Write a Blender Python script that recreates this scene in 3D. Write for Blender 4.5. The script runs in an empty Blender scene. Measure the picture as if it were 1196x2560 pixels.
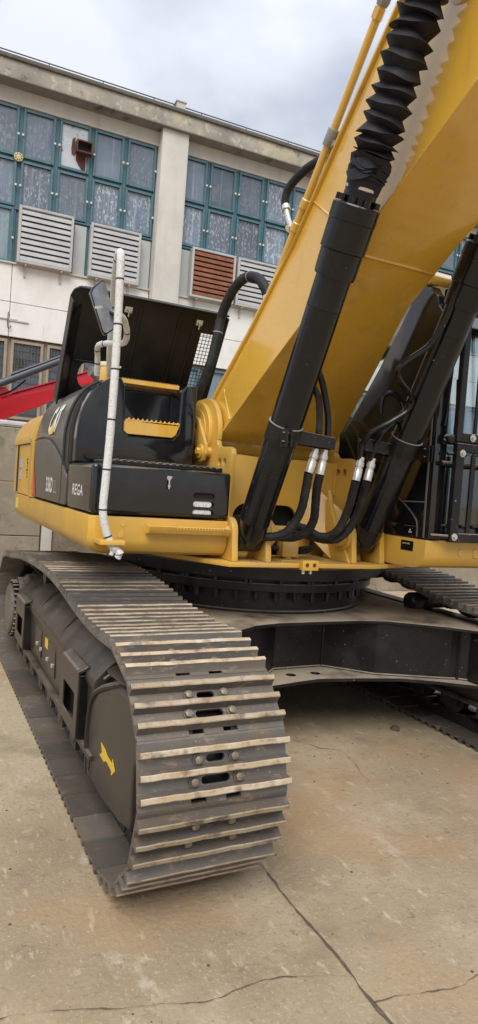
import bpy, bmesh, math, random
from mathutils import Vector, Matrix, noise
random.seed(7)
R = math.radians
scene = bpy.context.scene
col = scene.collection

# ------------------------------------------------------------------ camera, sky, sun, exposure
cam_data = bpy.data.cameras.new("camera")
cam_data.sensor_fit = 'VERTICAL'; cam_data.sensor_height = 36.0
cam_data.lens = 36.0 * 1666.27 / 2560.0
cam_data.clip_start = 0.05; cam_data.clip_end = 600
cam = bpy.data.objects.new("camera", cam_data); col.objects.link(cam)
CP = Vector((-2.320, -4.532, 1.582)); YAW, PIT, ROL = R(26.292), R(-2.269), R(4.151)
_f = Vector((math.sin(YAW)*math.cos(PIT), math.cos(YAW)*math.cos(PIT), math.sin(PIT)))
_r = Vector((math.cos(YAW), -math.sin(YAW), 0)); _u = _r.cross(_f)
_r2 = _r*math.cos(ROL) + _u*math.sin(ROL); _u2 = -_r*math.sin(ROL) + _u*math.cos(ROL)
cam.matrix_world = Matrix(((_r2.x, _u2.x, -_f.x, CP.x), (_r2.y, _u2.y, -_f.y, CP.y), (_r2.z, _u2.z, -_f.z, CP.z), (0, 0, 0, 1)))
scene.camera = cam

world = bpy.data.worlds.new("World"); scene.world = world; world.use_nodes = True
SUN_EL, SUN_AZ = R(50), R(212)       # azimuth clockwise from +Y
wn, wl = world.node_tree.nodes, world.node_tree.links
wn.clear()
w_out = wn.new("ShaderNodeOutputWorld"); w_bg = wn.new("ShaderNodeBackground")
w_sky = wn.new("ShaderNodeTexSky"); w_sky.sky_type = 'NISHITA'; w_sky.sun_disc = False
w_sky.sun_elevation = SUN_EL; w_sky.sun_rotation = SUN_AZ; w_sky.dust_density = 2.5
w_tc = wn.new("ShaderNodeTexCoord"); w_map = wn.new("ShaderNodeMapping")
w_map.inputs['Scale'].default_value = (1.5, 1.5, 2.6); w_map.inputs['Location'].default_value = (3.1, 0.4, 1.2)
w_n = wn.new("ShaderNodeTexNoise"); w_n.inputs['Scale'].default_value = 1.7; w_n.inputs['Detail'].default_value = 5; w_n.inputs['Roughness'].default_value = 0.5
w_cr = wn.new("ShaderNodeValToRGB")
w_cr.color_ramp.elements[0].position = 0.38; w_cr.color_ramp.elements[0].color = (2.7, 2.95, 3.5, 1)
w_cr.color_ramp.elements[1].position = 0.58; w_cr.color_ramp.elements[1].color = (4.35, 4.52, 4.9, 1)
w_mix = wn.new("ShaderNodeMixRGB"); w_mix.inputs['Fac'].default_value = 0.93
wl.new(w_tc.outputs['Generated'], w_map.inputs['Vector']); wl.new(w_map.outputs['Vector'], w_n.inputs['Vector'])
wl.new(w_n.outputs['Fac'], w_cr.inputs['Fac'])
# an overcast sky is brighter towards the zenith
w_sep = wn.new("ShaderNodeSeparateXYZ"); wl.new(w_tc.outputs['Generated'], w_sep.inputs[0])
w_gr = wn.new("ShaderNodeMapRange"); w_gr.inputs['From Min'].default_value = 0.3; w_gr.inputs['From Max'].default_value = 1.0; w_gr.inputs['To Min'].default_value = 1.0; w_gr.inputs['To Max'].default_value = 1.7
wl.new(w_sep.outputs['Z'], w_gr.inputs['Value'])
w_mul = wn.new("ShaderNodeMixRGB"); w_mul.blend_type = 'MULTIPLY'; w_mul.inputs['Fac'].default_value = 1.0
wl.new(w_cr.outputs['Color'], w_mul.inputs['Color1']); wl.new(w_gr.outputs[0], w_mul.inputs['Color2'])
wl.new(w_sky.outputs['Color'], w_mix.inputs['Color1']); wl.new(w_mul.outputs['Color'], w_mix.inputs['Color2'])
wl.new(w_mix.outputs['Color'], w_bg.inputs['Color']); w_bg.inputs['Strength'].default_value = 0.095
wl.new(w_bg.outputs['Background'], w_out.inputs['Surface'])

sd = bpy.data.lights.new("sun", 'SUN'); sd.energy = 1.5; sd.angle = R(40); sd.color = (1.0, 0.95, 0.87)
sun = bpy.data.objects.new("sun", sd); col.objects.link(sun)
_sv = Vector((math.sin(SUN_AZ)*math.cos(SUN_EL), math.cos(SUN_AZ)*math.cos(SUN_EL), math.sin(SUN_EL)))
sun.rotation_euler = _sv.to_track_quat('Z', 'Y').to_euler(); sun.location = _sv*40
scene.view_settings.view_transform = 'Standard'; scene.view_settings.look = 'None'
scene.view_settings.exposure = 0.92; scene.view_settings.gamma = 1.0; scene.view_settings.use_curve_mapping = False
scene.render.engine = 'CYCLES'

# ------------------------------------------------------------------ helpers
class MB:
    """collects shapes; .build() links them as ONE mesh object"""
    def __init__(s): s.v = []; s.f = []; s.m = []; s.mi = 0; s.T = None
    def add(s, vs, fs, mi=None):
        b = len(s.v)
        if s.T is not None: vs = [s.T @ Vector(p) for p in vs]
        s.v += [tuple(p) for p in vs]; s.f += [tuple(b+i for i in q) for q in fs]
        s.m += [s.mi if mi is None else mi]*len(fs)
        return s
    def box(s, x0, x1, y0, y1, z0, z1, mi=None):
        return s.add([(x0,y0,z0),(x1,y0,z0),(x1,y1,z0),(x0,y1,z0),(x0,y0,z1),(x1,y0,z1),(x1,y1,z1),(x0,y1,z1)],
                     [(0,3,2,1),(4,5,6,7),(0,1,5,4),(1,2,6,5),(2,3,7,6),(3,0,4,7)], mi)
    def prism(s, poly, axis, a0, a1, mi=None):
        """poly in the other two axes (YZ for X, XZ for Y, XY for Z)"""
        def P(p, a): return {'X': (a,p[0],p[1]), 'Y': (p[0],a,p[1]), 'Z': (p[0],p[1],a)}[axis]
        n = len(poly); vs = [P(p,a0) for p in poly]+[P(p,a1) for p in poly]
        ar = sum(poly[i][0]*poly[(i+1)%n][1]-poly[(i+1)%n][0]*poly[i][1] for i in range(n))
        if axis == 'Y': ar = -ar
        if (a1 < a0): ar = -ar
        fs = [tuple(range(n-1,-1,-1)), tuple(range(n,2*n))]+[(i,(i+1)%n,n+(i+1)%n,n+i) for i in range(n)]
        if ar < 0: fs = [tuple(reversed(f)) for f in fs]
        return s.add(vs, fs, mi)
    def cyl(s, p0, p1, r0, r1=None, n=16, mi=None, caps=True):
        return s.lathe(p0, Vector(p1)-Vector(p0), [(0,r0),(1,r0 if r1 is None else r1)], n, mi, caps, True)
    def lathe(s, p0, d, prof, n=24, mi=None, caps=True, rel=False):
        p0 = Vector(p0); d = Vector(d); L = d.length if rel else 1.0; d = d.normalized()
        a = d.orthogonal().normalized(); b = d.cross(a)
        vs = []; fs = []
        for t, r in prof:
            for k in range(n):
                q = 2*math.pi*k/n; vs.append(p0+d*(t*L)+(a*math.cos(q)+b*math.sin(q))*r)
        for i in range(len(prof)-1):
            for k in range(n): fs.append((i*n+k, i*n+(k+1)%n, (i+1)*n+(k+1)%n, (i+1)*n+k))
        if caps: fs += [tuple(range(n-1,-1,-1)), tuple(range((len(prof)-1)*n, len(prof)*n))]
        return s.add(vs, fs, mi)
    def tube(s, pts, r, n=10, sub=6, mi=None, caps=True, wob=0.0):
        pts = smooth_path(pts, sub) if sub > 1 else [Vector(p) for p in pts]
        m = len(pts); tang = [(pts[min(i+1,m-1)]-pts[max(i-1,0)]).normalized() for i in range(m)]
        a = tang[0].orthogonal().normalized(); vs = []; fs = []
        for i in range(m):
            a = (a-tang[i]*a.dot(tang[i])).normalized(); b = tang[i].cross(a)
            rr = r(i/(m-1)) if callable(r) else r
            if wob: rr *= 1+wob*math.sin(i*2.1)+random.uniform(-wob, wob)*0.6
            for k in range(n):
                q = 2*math.pi*k/n; vs.append(pts[i]+(a*math.cos(q)+b*math.sin(q))*rr)
        for i in range(m-1):
            for k in range(n): fs.append((i*n+k, i*n+(k+1)%n, (i+1)*n+(k+1)%n, (i+1)*n+k))
        if caps: fs += [tuple(range(n-1,-1,-1)), tuple(range((m-1)*n, m*n))]
        return s.add(vs, fs, mi)
    def loft(s, rings, mi=None, caps=True):
        n = len(rings[0]); vs = [p for r in rings for p in r]; fs = []
        for i in range(len(rings)-1):
            for k in range(n): fs.append((i*n+k, i*n+(k+1)%n, (i+1)*n+(k+1)%n, (i+1)*n+k))
        if caps: fs += [tuple(range(n-1,-1,-1)), tuple(range((len(rings)-1)*n, len(rings)*n))]
        return s.add(vs, fs, mi)
    def holed(s, outer, holes, axis, a0, a1, mi=None):
        """plate with holes; outlines as for prism"""
        def P(p, a): return {'X': (a,p[0],p[1]), 'Y': (p[0],a,p[1]), 'Z': (p[0],p[1],a)}[axis]
        bm = bmesh.new(); loops = [outer]+holes; edges = []; ids = []
        for lp in loops:
            vv = [bm.verts.new(P(p, a0)) for p in lp]; ids.append(vv)
            edges += [bm.edges.new((vv[i], vv[(i+1)%len(vv)])) for i in range(len(vv))]
        bmesh.ops.triangle_fill(bm, use_beauty=True, use_dissolve=False, edges=edges)
        bm.verts.index_update()
        vs0 = [v.co.copy() for v in bm.verts]; tri = [tuple(v.index for v in f.verts) for f in bm.faces]
        li = [[v.index for v in vv] for vv in ids]; bm.free()
        k = 'XYZ'.index(axis); n = len(vs0); vs1 = []
        for p in vs0:
            q = p.copy(); q[k] = a1; vs1.append(q)
        fs = list(tri)+[tuple(n+i for i in reversed(t)) for t in tri]
        for vv in li: fs += [(vv[i], vv[(i+1)%len(vv)], n+vv[(i+1)%len(vv)], n+vv[i]) for i in range(len(vv))]
        return s.add(vs0+vs1, fs, mi)
    def mesh(s, name, mats, bevel=0, seg=2, angle=32, smooth=True, recalc=True):
        me = bpy.data.meshes.new(name); me.from_pydata(s.v, [], s.f)
        for m in (mats if isinstance(mats, (list, tuple)) else [mats]): me.materials.append(m)
        for p, i in zip(me.polygons, s.m): p.material_index = i
        bm = bmesh.new(); bm.from_mesh(me)
        if recalc: bmesh.ops.recalc_face_normals(bm, faces=bm.faces)
        if bevel:
            es = [e for e in bm.edges if len(e.link_faces) == 2 and e.calc_face_angle(0) > R(28)]
            bmesh.ops.bevel(bm, geom=es, offset=bevel, offset_type='OFFSET', segments=seg, profile=0.6, affect='EDGES', clamp_overlap=True)
        bm.to_mesh(me); bm.free()
        if smooth:
            for p in me.polygons: p.use_smooth = True
            me.set_sharp_from_angle(angle=R(angle))
        return me
    def build(s, name, mats, parent=None, **kw):
        extra = {k: kw.pop(k) for k in ('label','category','group','kind') if k in kw}
        return link(name, s.mesh(name, mats, **kw), parent, **extra)

def _each(s, name, mats, parent=None, **kw):
    """one object per connected piece"""
    par = list(range(len(s.v)))
    def find(i):
        while par[i] != i: par[i] = par[par[i]]; i = par[i]
        return i
    for f in s.f:
        for i in f[1:]: par[find(i)] = find(f[0])
    groups = {}
    for f, m in zip(s.f, s.m): groups.setdefault(find(f[0]), []).append((f, m))
    out = []
    for g in groups.values():
        ids = sorted({i for f, m in g for i in f}); mp = {i: k for k, i in enumerate(ids)}
        b = MB(); b.v = [s.v[i] for i in ids]; b.f = [tuple(mp[i] for i in f) for f, m in g]; b.m = [m for f, m in g]
        out.append(b.build(name, mats, parent, **kw))
    return out
MB.build_each = _each
def link(name, me, parent=None, label=None, category=None, group=None, kind=None):
    o = bpy.data.objects.new(name, me); col.objects.link(o); o.parent = parent
    if label: o['label'] = label
    if category: o['category'] = category
    if group: o['group'] = group
    if kind: o['kind'] = kind
    return o
def empty(name, loc=(0,0,0), rz=0, **kw):
    o = link(name, None, None, **kw); o.location = loc; o.rotation_euler = (0,0,rz); o.empty_display_size = .1; return o
def smooth_path(pts, sub=6):
    P = [Vector(p) for p in pts]; out = []
    for i in range(len(P)-1):
        p0 = P[max(i-1,0)]; p1 = P[i]; p2 = P[i+1]; p3 = P[min(i+2,len(P)-1)]
        for k in range(sub):
            t = k/sub
            out.append(0.5*((2*p1)+(p2-p0)*t+(2*p0-5*p1+4*p2-p3)*t*t+(3*p1-p0-3*p2+p3)*t**3))
    out.append(P[-1]); return out
def rrect(x0, x1, z0, z1, r, n=4):
    out = []
    for cx, cz, a in ((x1-r,z1-r,0),(x0+r,z1-r,90),(x0+r,z0+r,180),(x1-r,z0+r,270)):
        for k in range(n+1):
            q = R(a+90*k/n); out.append((cx+r*math.cos(q), cz+r*math.sin(q)))
    return out
def circ(cx, cz, r, n=16): return [(cx+r*math.cos(2*math.pi*k/n), cz+r*math.sin(2*math.pi*k/n)) for k in range(n)]
def text_mesh(s, bold=0.0, shear=0.0):
    cu = bpy.data.curves.new("lettering", 'FONT'); cu.body = s; cu.size = 1; cu.offset = bold; cu.shear = shear; cu.resolution_u = 2
    ob = bpy.data.objects.new("lettering", cu); col.objects.link(ob)
    bpy.context.view_layer.update()
    me = bpy.data.meshes.new_from_object(ob.evaluated_get(bpy.context.evaluated_depsgraph_get()))
    bpy.data.objects.remove(ob); bpy.data.curves.remove(cu)
    xs = [v.co.x for v in me.vertices]; ys = [v.co.y for v in me.vertices]
    return me, min(xs), max(xs), min(ys), max(ys)
def lettering(name, s, fn, mat, parent, bold=0.0, shear=0.0):
    """fn maps (u,v) in 0..1 to a point"""
    me, x0, x1, y0, y1 = text_mesh(s, bold, shear)
    for v in me.vertices: v.co = Vector(fn((v.co.x-x0)/(x1-x0), (v.co.y-y0)/(y1-y0)))
    me.materials.clear(); me.materials.append(mat)
    return link(name, me, parent)

# ------------------------------------------------------------------ materials
def N(nt, t, **kw):
    n = nt.nodes.new(t)
    for k, v in kw.items():
        if k in n.inputs: n.inputs[k].default_value = v
        else: setattr(n, k, v)
    return n
def mat(name, base, rough=0.5, metal=0.0, coat=0.0, coat_ior=1.5, spec=0.5, spots=(), bump=0.0, bscale=60, rvar=0.0, obj_rand=0.0):
    """spots: list of (color, noise scale, low, high, strength, stretch, mask) layered on the base"""
    m = bpy.data.materials.new(name); m.use_nodes = True; nt = m.node_tree; b = nt.nodes['Principled BSDF']
    b.inputs['Roughness'].default_value = rough; b.inputs['Metallic'].default_value = metal
    b.inputs['Coat Weight'].default_value = coat; b.inputs['Coat Roughness'].default_value = 0.07; b.inputs['Coat IOR'].default_value = coat_ior
    b.inputs['Specular IOR Level'].default_value = spec
    geo = N(nt, 'ShaderNodeNewGeometry'); cur = None
    rgb = N(nt, 'ShaderNodeRGB'); rgb.outputs[0].default_value = (*base, 1); cur = rgb.outputs[0]
    seed = 0
    for sp in spots:
        c, sc, lo, hi, st = sp[:5]; stretch = sp[5] if len(sp) > 5 else (1,1,1); mask = sp[6] if len(sp) > 6 else None
        seed += 3.7
        mp = N(nt, 'ShaderNodeMapping'); mp.inputs['Scale'].default_value = stretch; mp.inputs['Location'].default_value = (seed, seed*.7, seed*1.3)
        nt.links.new(geo.outputs['Position'], mp.inputs['Vector'])
        no = N(nt, 'ShaderNodeTexNoise', Scale=sc, Detail=6.0, Roughness=0.62); nt.links.new(mp.outputs[0], no.inputs['Vector'])
        mr = N(nt, 'ShaderNodeMapRange'); mr.inputs['From Min'].default_value = lo; mr.inputs['From Max'].default_value = hi; mr.inputs['To Max'].default_value = st
        nt.links.new(no.outputs['Fac'], mr.inputs['Value']); fac = mr.outputs[0]
        if mask == 'up':
            sx = N(nt, 'ShaderNodeSeparateXYZ'); nt.links.new(geo.outputs['Normal'], sx.inputs[0])
            m2 = N(nt, 'ShaderNodeMapRange'); m2.inputs['From Min'].default_value = .25; m2.inputs['From Max'].default_value = .9
            nt.links.new(sx.outputs['Z'], m2.inputs['Value'])
            mu = N(nt, 'ShaderNodeMath', operation='MULTIPLY'); nt.links.new(fac, mu.inputs[0]); nt.links.new(m2.outputs[0], mu.inputs[1]); fac = mu.outputs[0]
        mx = N(nt, 'ShaderNodeMixRGB'); mx.inputs['Color2'].default_value = (*c, 1)
        nt.links.new(fac, mx.inputs['Fac']); nt.links.new(cur, mx.inputs['Color1']); cur = mx.outputs[0]
        if rvar and seed < 4:
            m3 = N(nt, 'ShaderNodeMapRange'); m3.inputs['To Min'].default_value = rough; m3.inputs['To Max'].default_value = min(1, rough+rvar)
            nt.links.new(fac, m3.inputs['Value']); nt.links.new(m3.outputs[0], b.inputs['Roughness'])
    if obj_rand:
        oi = N(nt, 'ShaderNodeObjectInfo'); hs = N(nt, 'ShaderNodeHueSaturation')
        mr = N(nt, 'ShaderNodeMapRange'); mr.inputs['To Min'].default_value = 1-obj_rand; mr.inputs['To Max'].default_value = 1+obj_rand
        nt.links.new(oi.outputs['Random'], mr.inputs['Value']); nt.links.new(mr.outputs[0], hs.inputs['Value'])
        nt.links.new(cur, hs.inputs['Color']); cur = hs.outputs[0]
    nt.links.new(cur, b.inputs['Base Color'])
    if bump:
        no = N(nt, 'ShaderNodeTexNoise', Scale=float(bscale), Detail=5.0); nt.links.new(geo.outputs['Position'], no.inputs['Vector'])
        bp = N(nt, 'ShaderNodeBump', Strength=bump, Distance=0.01); nt.links.new(no.outputs['Fac'], bp.inputs['Height']); nt.links.new(bp.outputs[0], b.inputs['Normal'])
    return m
DUST = (.27,.215,.15)
YEL = mat('yellow_paint', (.70,.405,.048), .26, coat=1.0, coat_ior=1.7, spots=[((.50,.31,.08), 2.2, .48, .75, .35), ((.30,.20,.08), 30, .66, .72, .5), ((.44,.29,.10), 5, .55, .70, .4, (2.5,2.5,.4)), (DUST, 6, .4, .8, .35, (1,1,1), 'up')], rvar=.25, bump=.03, bscale=7)
YELD = mat('yellow_paint_dusty', (.68,.395,.05), .42, coat=.15, spots=[(DUST, 3, .35, .8, .45), (DUST, 8, .3, .7, .75, (1,1,1), 'up'), ((.2,.13,.06), 50, .67, .75, .6)], bump=.03, bscale=14)
BLKG = mat('black_gloss_plastic', (.008,.008,.009), .14, coat=.7, spec=.35, spots=[((.07,.062,.055), 5, .52, .85, .3), ((.3,.29,.27), 120, .72, .78, .5)], rvar=.15, bump=.01)
GRYP = mat('charcoal_panel', (.082,.074,.062), .36, coat=.25, spots=[((.13,.115,.09), 3, .4, .75, .5), ((.3,.27,.22), 90, .7, .78, .3)], rvar=.2)
BLKC = mat('black_cylinder_paint', (.006,.006,.0075), .2, coat=.15, spec=.35, spots=[((.055,.05,.048), 7, .54, .85, .3), ((.45,.43,.4), 60, .695, .72, .7)], rvar=.2, bump=.015, bscale=30)
BLKH = mat('black_hood_liner', (.007,.0067,.007), .34, spec=.35, spots=[((.045,.035,.028), 3, .4, .75, .6)], rvar=.2)
BLKM = mat('black_undercarriage_paint', (.009,.0085,.009), .36, spec=.35, spots=[((.055,.045,.036), 4, .45, .8, .45), ((.5,.48,.44), 55, .675, .71, .8), ((.43,.36,.27), 4, .22, .5, .97, (1,1,1), 'up')], rvar=.3, bump=.05, bscale=35)
FRM = mat('track_frame_paint', (.034,.028,.025), .36, spots=[((.085,.068,.054), 5, .4, .75, .55), ((.25,.21,.16), 30, .64, .76, .35), ((.20,.165,.125), 6, .30, .65, .7, (1,1,1), 'up')], rvar=.2, bump=.04, bscale=25)
STEEL = mat('track_shoe_steel', (.125,.116,.108), .42, metal=.25, spots=[((.17,.135,.095), 7, .42, .66, .75), ((.44,.37,.26), 60, .63, .72, .75), ((.33,.26,.17), 14, .57, .66, .6, (1,1,3)), ((.17,.135,.10), 5, .3, .6, .6, (1,1,1), 'up')], bump=.12, bscale=40, obj_rand=.25)
TIP = mat('worn_grouser_steel', (.37,.285,.185), .5, metal=.1, spots=[((.50,.44,.35), 9, .45, .7, .8), ((.22,.125,.06), 22, .52, .68, .75), ((.07,.06,.054), 9, .56, .66, .7)], bump=.2, bscale=60, obj_rand=.4)
LINK = mat('greasy_chain_steel', (.022,.021,.020), .38, spots=[((.05,.042,.035), 14, .5, .75, .6)])
RUBB = mat('black_rubber', (.013,.013,.014), .6, spec=.35, spots=[((.06,.058,.055), 9, .45, .75, .6)], bump=.15, bscale=70)
BELL = mat('black_bellows_cloth', (.009,.009,.0125), .6, spec=.3, spots=[((.035,.035,.045), 4, .4, .75, .6)], bump=.3, bscale=35)
CHRM = mat('bright_fitting', (.62,.60,.55), .32, metal=.6, spots=[((.35,.3,.22), 30, .55, .75, .6)])
GREYM = mat('grey_clamp', (.28,.27,.25), .5, spots=[((.15,.12,.09), 25, .5, .75, .6)])
FOAM = mat('white_foam_wrap', (.66,.66,.65), .75, spots=[((.32,.32,.32), 130, .50, .64, .6), ((.8,.8,.8), 30, .5, .7, .5)], bump=.35, bscale=90)
BAND = mat('black_tie', (.02,.02,.02), .5)
WHITE = mat('white_lettering', (.75,.73,.68), .5)
CREAM = mat('cream_latch', (.66,.62,.50), .45)
DARK = mat('dark_interior', (.006,.006,.006), .8)
ORNG = mat('orange_stripe', (.62,.15,.03), .4); REDS = mat('red_stripe', (.45,.05,.03), .4); YDEC = mat('yellow_decal', (.75,.48,.03), .45)
PALE = mat('pale_sticker', (.50,.46,.45), .5, spots=[((.36,.27,.16), 60, .45, .6, .9)])
DKIN = mat('dark_marking', (.08,.055,.03), .6)
RED = mat('red_machine_paint', (.72,.018,.035), .35, coat=.2, spots=[((.5,.03,.04), 3, .5, .8, .3)])
TIPM = mat('half_worn_grouser_steel', (.15,.115,.078), .45, metal=.25, spots=[((.36,.28,.18), 8, .50, .62, .8), ((.05,.047,.045), 12, .5, .62, .7)], bump=.2, bscale=60, obj_rand=.35)
TIPD = mat('dark_grouser_steel', (.055,.052,.052), .36, metal=.35, spots=[((.20,.16,.11), 9, .55, .68, .7)], bump=.15, bscale=60, obj_rand=.4)
STLB = mat('blue_grey_cylinder', (.06,.068,.085), .4, spots=[((.12,.13,.15), 6, .5, .8, .5)])
MIRR = mat('mirror_glass', (.34,.36,.38), .22, metal=.6, spots=[((.16,.17,.19), 14, .4, .7, .7)])
LENS = mat('lamp_lens', (.66,.66,.68), .18, coat=.6, spots=[((.3,.3,.32), 140, .45, .6, .6, (1,1,.2))])
GROUND = None
CONC = mat('weathered_concrete', (.37,.345,.295), .9, spots=[((.19,.18,.16), 1.1, .45, .7, .75), ((.47,.42,.29), 1.8, .53, .60, .75), ((.12,.11,.10), 5, .58, .70, .7), ((.56,.53,.46), 7, .57, .64, .6)], bump=.3, bscale=14)
CAPC = mat('dark_roof_edge', (.115,.108,.098), .9, spots=[((.08,.078,.07), 2.5, .45, .7, .7, (1,1,.3)), ((.3,.28,.25), 7, .55, .75, .5)], bump=.3, bscale=20)
SOFF = mat('soffit_plaster', (.22,.212,.20), .9, spots=[((.05,.05,.05), 2.6, .57, .66, .9), ((.36,.34,.31), 4, .5, .75, .5)], bump=.2, bscale=20)  # shade under the eave put into the base; dark blotches are stains
PILL = mat('pale_pier_render', (.56,.545,.50), .9, spots=[((.40,.385,.35), 1.2, .4, .75, .6), ((.34,.33,.30), 3, .5, .75, .35, (2,2,.25))], bump=.15, bscale=30)
PLAS = mat('white_wall_plaster', (.77,.765,.73), .85, spots=[((.50,.48,.42), 1.6, .45, .75, .6, (1,1,.5)), ((.45,.38,.20), 4, .64, .75, .55, (2,2,.25)), ((.34,.31,.26), 9, .66, .74, .5)], bump=.12, bscale=25)
TEAL = mat('teal_window_frame', (.068,.155,.19), .45, spots=[((.11,.19,.21), 5, .45, .75, .6), ((.04,.09,.11), 9, .5, .75, .5)])
LOUV = mat('galvanised_louvre', (.50,.51,.51), .5, metal=.15, spots=[((.36,.37,.38), 4, .4, .7, .6), ((.30,.17,.08), 7, .66, .74, .8)])
DUCT = mat('rusty_duct_steel', (.07,.025,.018), .7, spots=[((.14,.045,.028), 6, .45, .7, .7), ((.03,.018,.018), 9, .5, .75, .6)], bump=.2)
RUST = mat('rusty_louvre', (.22,.075,.035), .7, spots=[((.32,.13,.07), 5, .45, .7, .7), ((.10,.035,.02), 9, .5, .75, .6)], bump=.2)
LFRM = mat('louvre_casing', (.46,.46,.45), .55, spots=[((.33,.32,.30), 4, .4, .7, .6), ((.28,.14,.06), 6, .66, .74, .8)])
BLANK = mat('painted_blank_panel', (.42,.45,.44), .6, spots=[((.52,.53,.50), 2, .4, .7, .6), ((.30,.18,.09), 8, .66, .74, .7)])
TINP = mat('bare_sheet_metal', (.50,.53,.56), .5, metal=.3, spots=[((.33,.35,.38), 4, .4, .7, .7), ((.17,.055,.03), 2.6, .60, .66, .95)])
TANW = mat('tan_window_wood', (.36,.30,.22), .8, spots=[((.22,.18,.13), 4, .4, .7, .6), ((.20,.28,.28), 5, .6, .7, .6)])
BWALL = mat('yard_wall_render', (.265,.228,.172), .9, spots=[((.24,.205,.15), 1.3, .40, .62, .85), ((.15,.125,.095), 3.2, .58, .68, .7), ((.34,.30,.235), 4.5, .52, .66, .6), ((.11,.09,.07), 11, .64, .7, .6)], bump=.5, bscale=12)
BWALL2 = mat('yard_wall_brown', (.27,.22,.16), .9, spots=[((.17,.135,.10), 2, .4, .62, .85), ((.37,.31,.23), 5, .52, .68, .7), ((.10,.08,.06), 9, .6, .7, .6)], bump=.6, bscale=9)
DIRT = mat('dry_dirt', (.10,.075,.05), .95, bump=.5, bscale=60)
CRACK = mat('crack_filler', (.095,.074,.052), .95, spots=[((.16,.125,.09), 30, .45, .7, .7)])

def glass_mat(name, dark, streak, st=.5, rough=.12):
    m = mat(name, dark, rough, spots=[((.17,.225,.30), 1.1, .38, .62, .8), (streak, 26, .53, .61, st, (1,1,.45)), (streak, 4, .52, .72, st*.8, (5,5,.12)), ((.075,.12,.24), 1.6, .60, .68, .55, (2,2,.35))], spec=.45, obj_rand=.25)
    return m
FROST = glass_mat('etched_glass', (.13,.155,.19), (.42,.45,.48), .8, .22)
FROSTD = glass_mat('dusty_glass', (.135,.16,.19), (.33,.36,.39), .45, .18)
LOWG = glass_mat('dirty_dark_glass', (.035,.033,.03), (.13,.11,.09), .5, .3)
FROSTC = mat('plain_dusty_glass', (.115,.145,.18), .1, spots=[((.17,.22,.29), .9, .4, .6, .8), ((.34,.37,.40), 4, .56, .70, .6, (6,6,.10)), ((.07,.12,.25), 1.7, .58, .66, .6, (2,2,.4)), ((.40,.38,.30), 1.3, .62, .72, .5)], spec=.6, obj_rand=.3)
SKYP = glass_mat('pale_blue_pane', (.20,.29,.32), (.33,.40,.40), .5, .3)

def clear_glass(name, tint, refl=.12):
    m = bpy.data.materials.new(name); m.use_nodes = True; nt = m.node_tree; nt.nodes.clear()
    o = N(nt,'ShaderNodeOutputMaterial'); t = N(nt,'ShaderNodeBsdfTransparent'); t.inputs[0].default_value = (*tint,1)
    g = N(nt,'ShaderNodeBsdfGlossy', Roughness=.04); fr = N(nt,'ShaderNodeLayerWeight', Blend=.5); pw = N(nt,'ShaderNodeMath', operation='POWER'); pw.inputs[1].default_value = 4.0; nt.links.new(fr.outputs['Facing'], pw.inputs[0])
    ad = N(nt,'ShaderNodeMath', operation='MULTIPLY_ADD'); ad.inputs[1].default_value = .7; ad.inputs[2].default_value = refl; nt.links.new(pw.outputs[0], ad.inputs[0])
    mx = N(nt,'ShaderNodeMixShader'); nt.links.new(ad.outputs[0], mx.inputs[0]); nt.links.new(t.outputs[0], mx.inputs[1]); nt.links.new(g.outputs[0], mx.inputs[2])
    nt.links.new(mx.outputs[0], o.inputs[0]); return m
CABG = clear_glass('cab_glass', (.86,.93,.93), .10)

# ground: dusty worn concrete
GROUND = mat('yard_concrete', (0.395,0.325,0.216), .93, spots=[((0.273,0.207,0.126), .55, .38, .62, .8), ((0.434,0.363,0.252), 1.9, .50, .66, .65), ((0.546,0.492,0.392), 7, .60, .70, .6, (1,.5,1)), ((0.229,0.175,0.109), 3.6, .53, .68, .65), ((0.211,0.160,0.103), 40, .56, .66, .6), ((0.546,0.467,0.328), 22, .60, .68, .55, (1,.35,1)), ((0.298,0.234,0.152), 12, .56, .66, .5, (.4,1.2,1)), ((0.496,0.424,0.304), 90, .58, .66, .5), ((0.409,0.252,0.129), .8, .50, .66, .65), ((0.161,0.129,0.091), 1.3, .62, .72, .45), ((0.149,0.117,0.082), 14, .64, .70, .5)], bump=.45, bscale=45)

# ------------------------------------------------------------------ ground
g = MB(); g.add([(-150,-150,0),(150,-150,0),(150,150,0),(-150,150,0)], [(0,1,2,3)]); ground = g.build('ground', GROUND, kind='structure', smooth=False)
def crack_strip(name, pts, w, jit=.012, z=.004, m=CRACK, sub=14):
    P = smooth_path([(x,y,0) for x,y in pts], sub); vs = []; fs = []
    for i, p in enumerate(P):
        t = (P[min(i+1,len(P)-1)]-P[max(i-1,0)]).normalized(); n = Vector((-t.y,t.x,0))
        o = (noise.noise(p*7)*1.0+noise.noise(p*23)*.6)*jit
        ww = w*max(.12, .35+1.5*noise.noise(p*9+Vector((3,1,0)))+.7*noise.noise(p*31)+random.uniform(0,.4)+(.45 if w > .008 else 0))
        vs += [p+n*(o+ww/2)+Vector((0,0,z)), p+n*(o-ww/2)+Vector((0,0,z))]
        if i: fs.append((2*i-2,2*i-1,2*i+1,2*i))
    b = MB(); b.add(vs, fs); return b.build(name, m, ground, smooth=False)
crack_strip('slab_joint', [(-.93,-2.0),(-.927,-2.188),(-.943,-2.45),(-.937,-2.63),(-.939,-2.756),(-.952,-2.886),(-.948,-3.06),(-.95,-3.6),(-.95,-4.6)], .0085, .007, sub=22)
crack_strip('ground_crack', [(-.945,-2.83),(-1.045,-2.795),(-1.152,-2.769),(-1.229,-2.748),(-1.291,-2.757),(-1.32,-2.764)], .0042, .014, sub=24)
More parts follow.
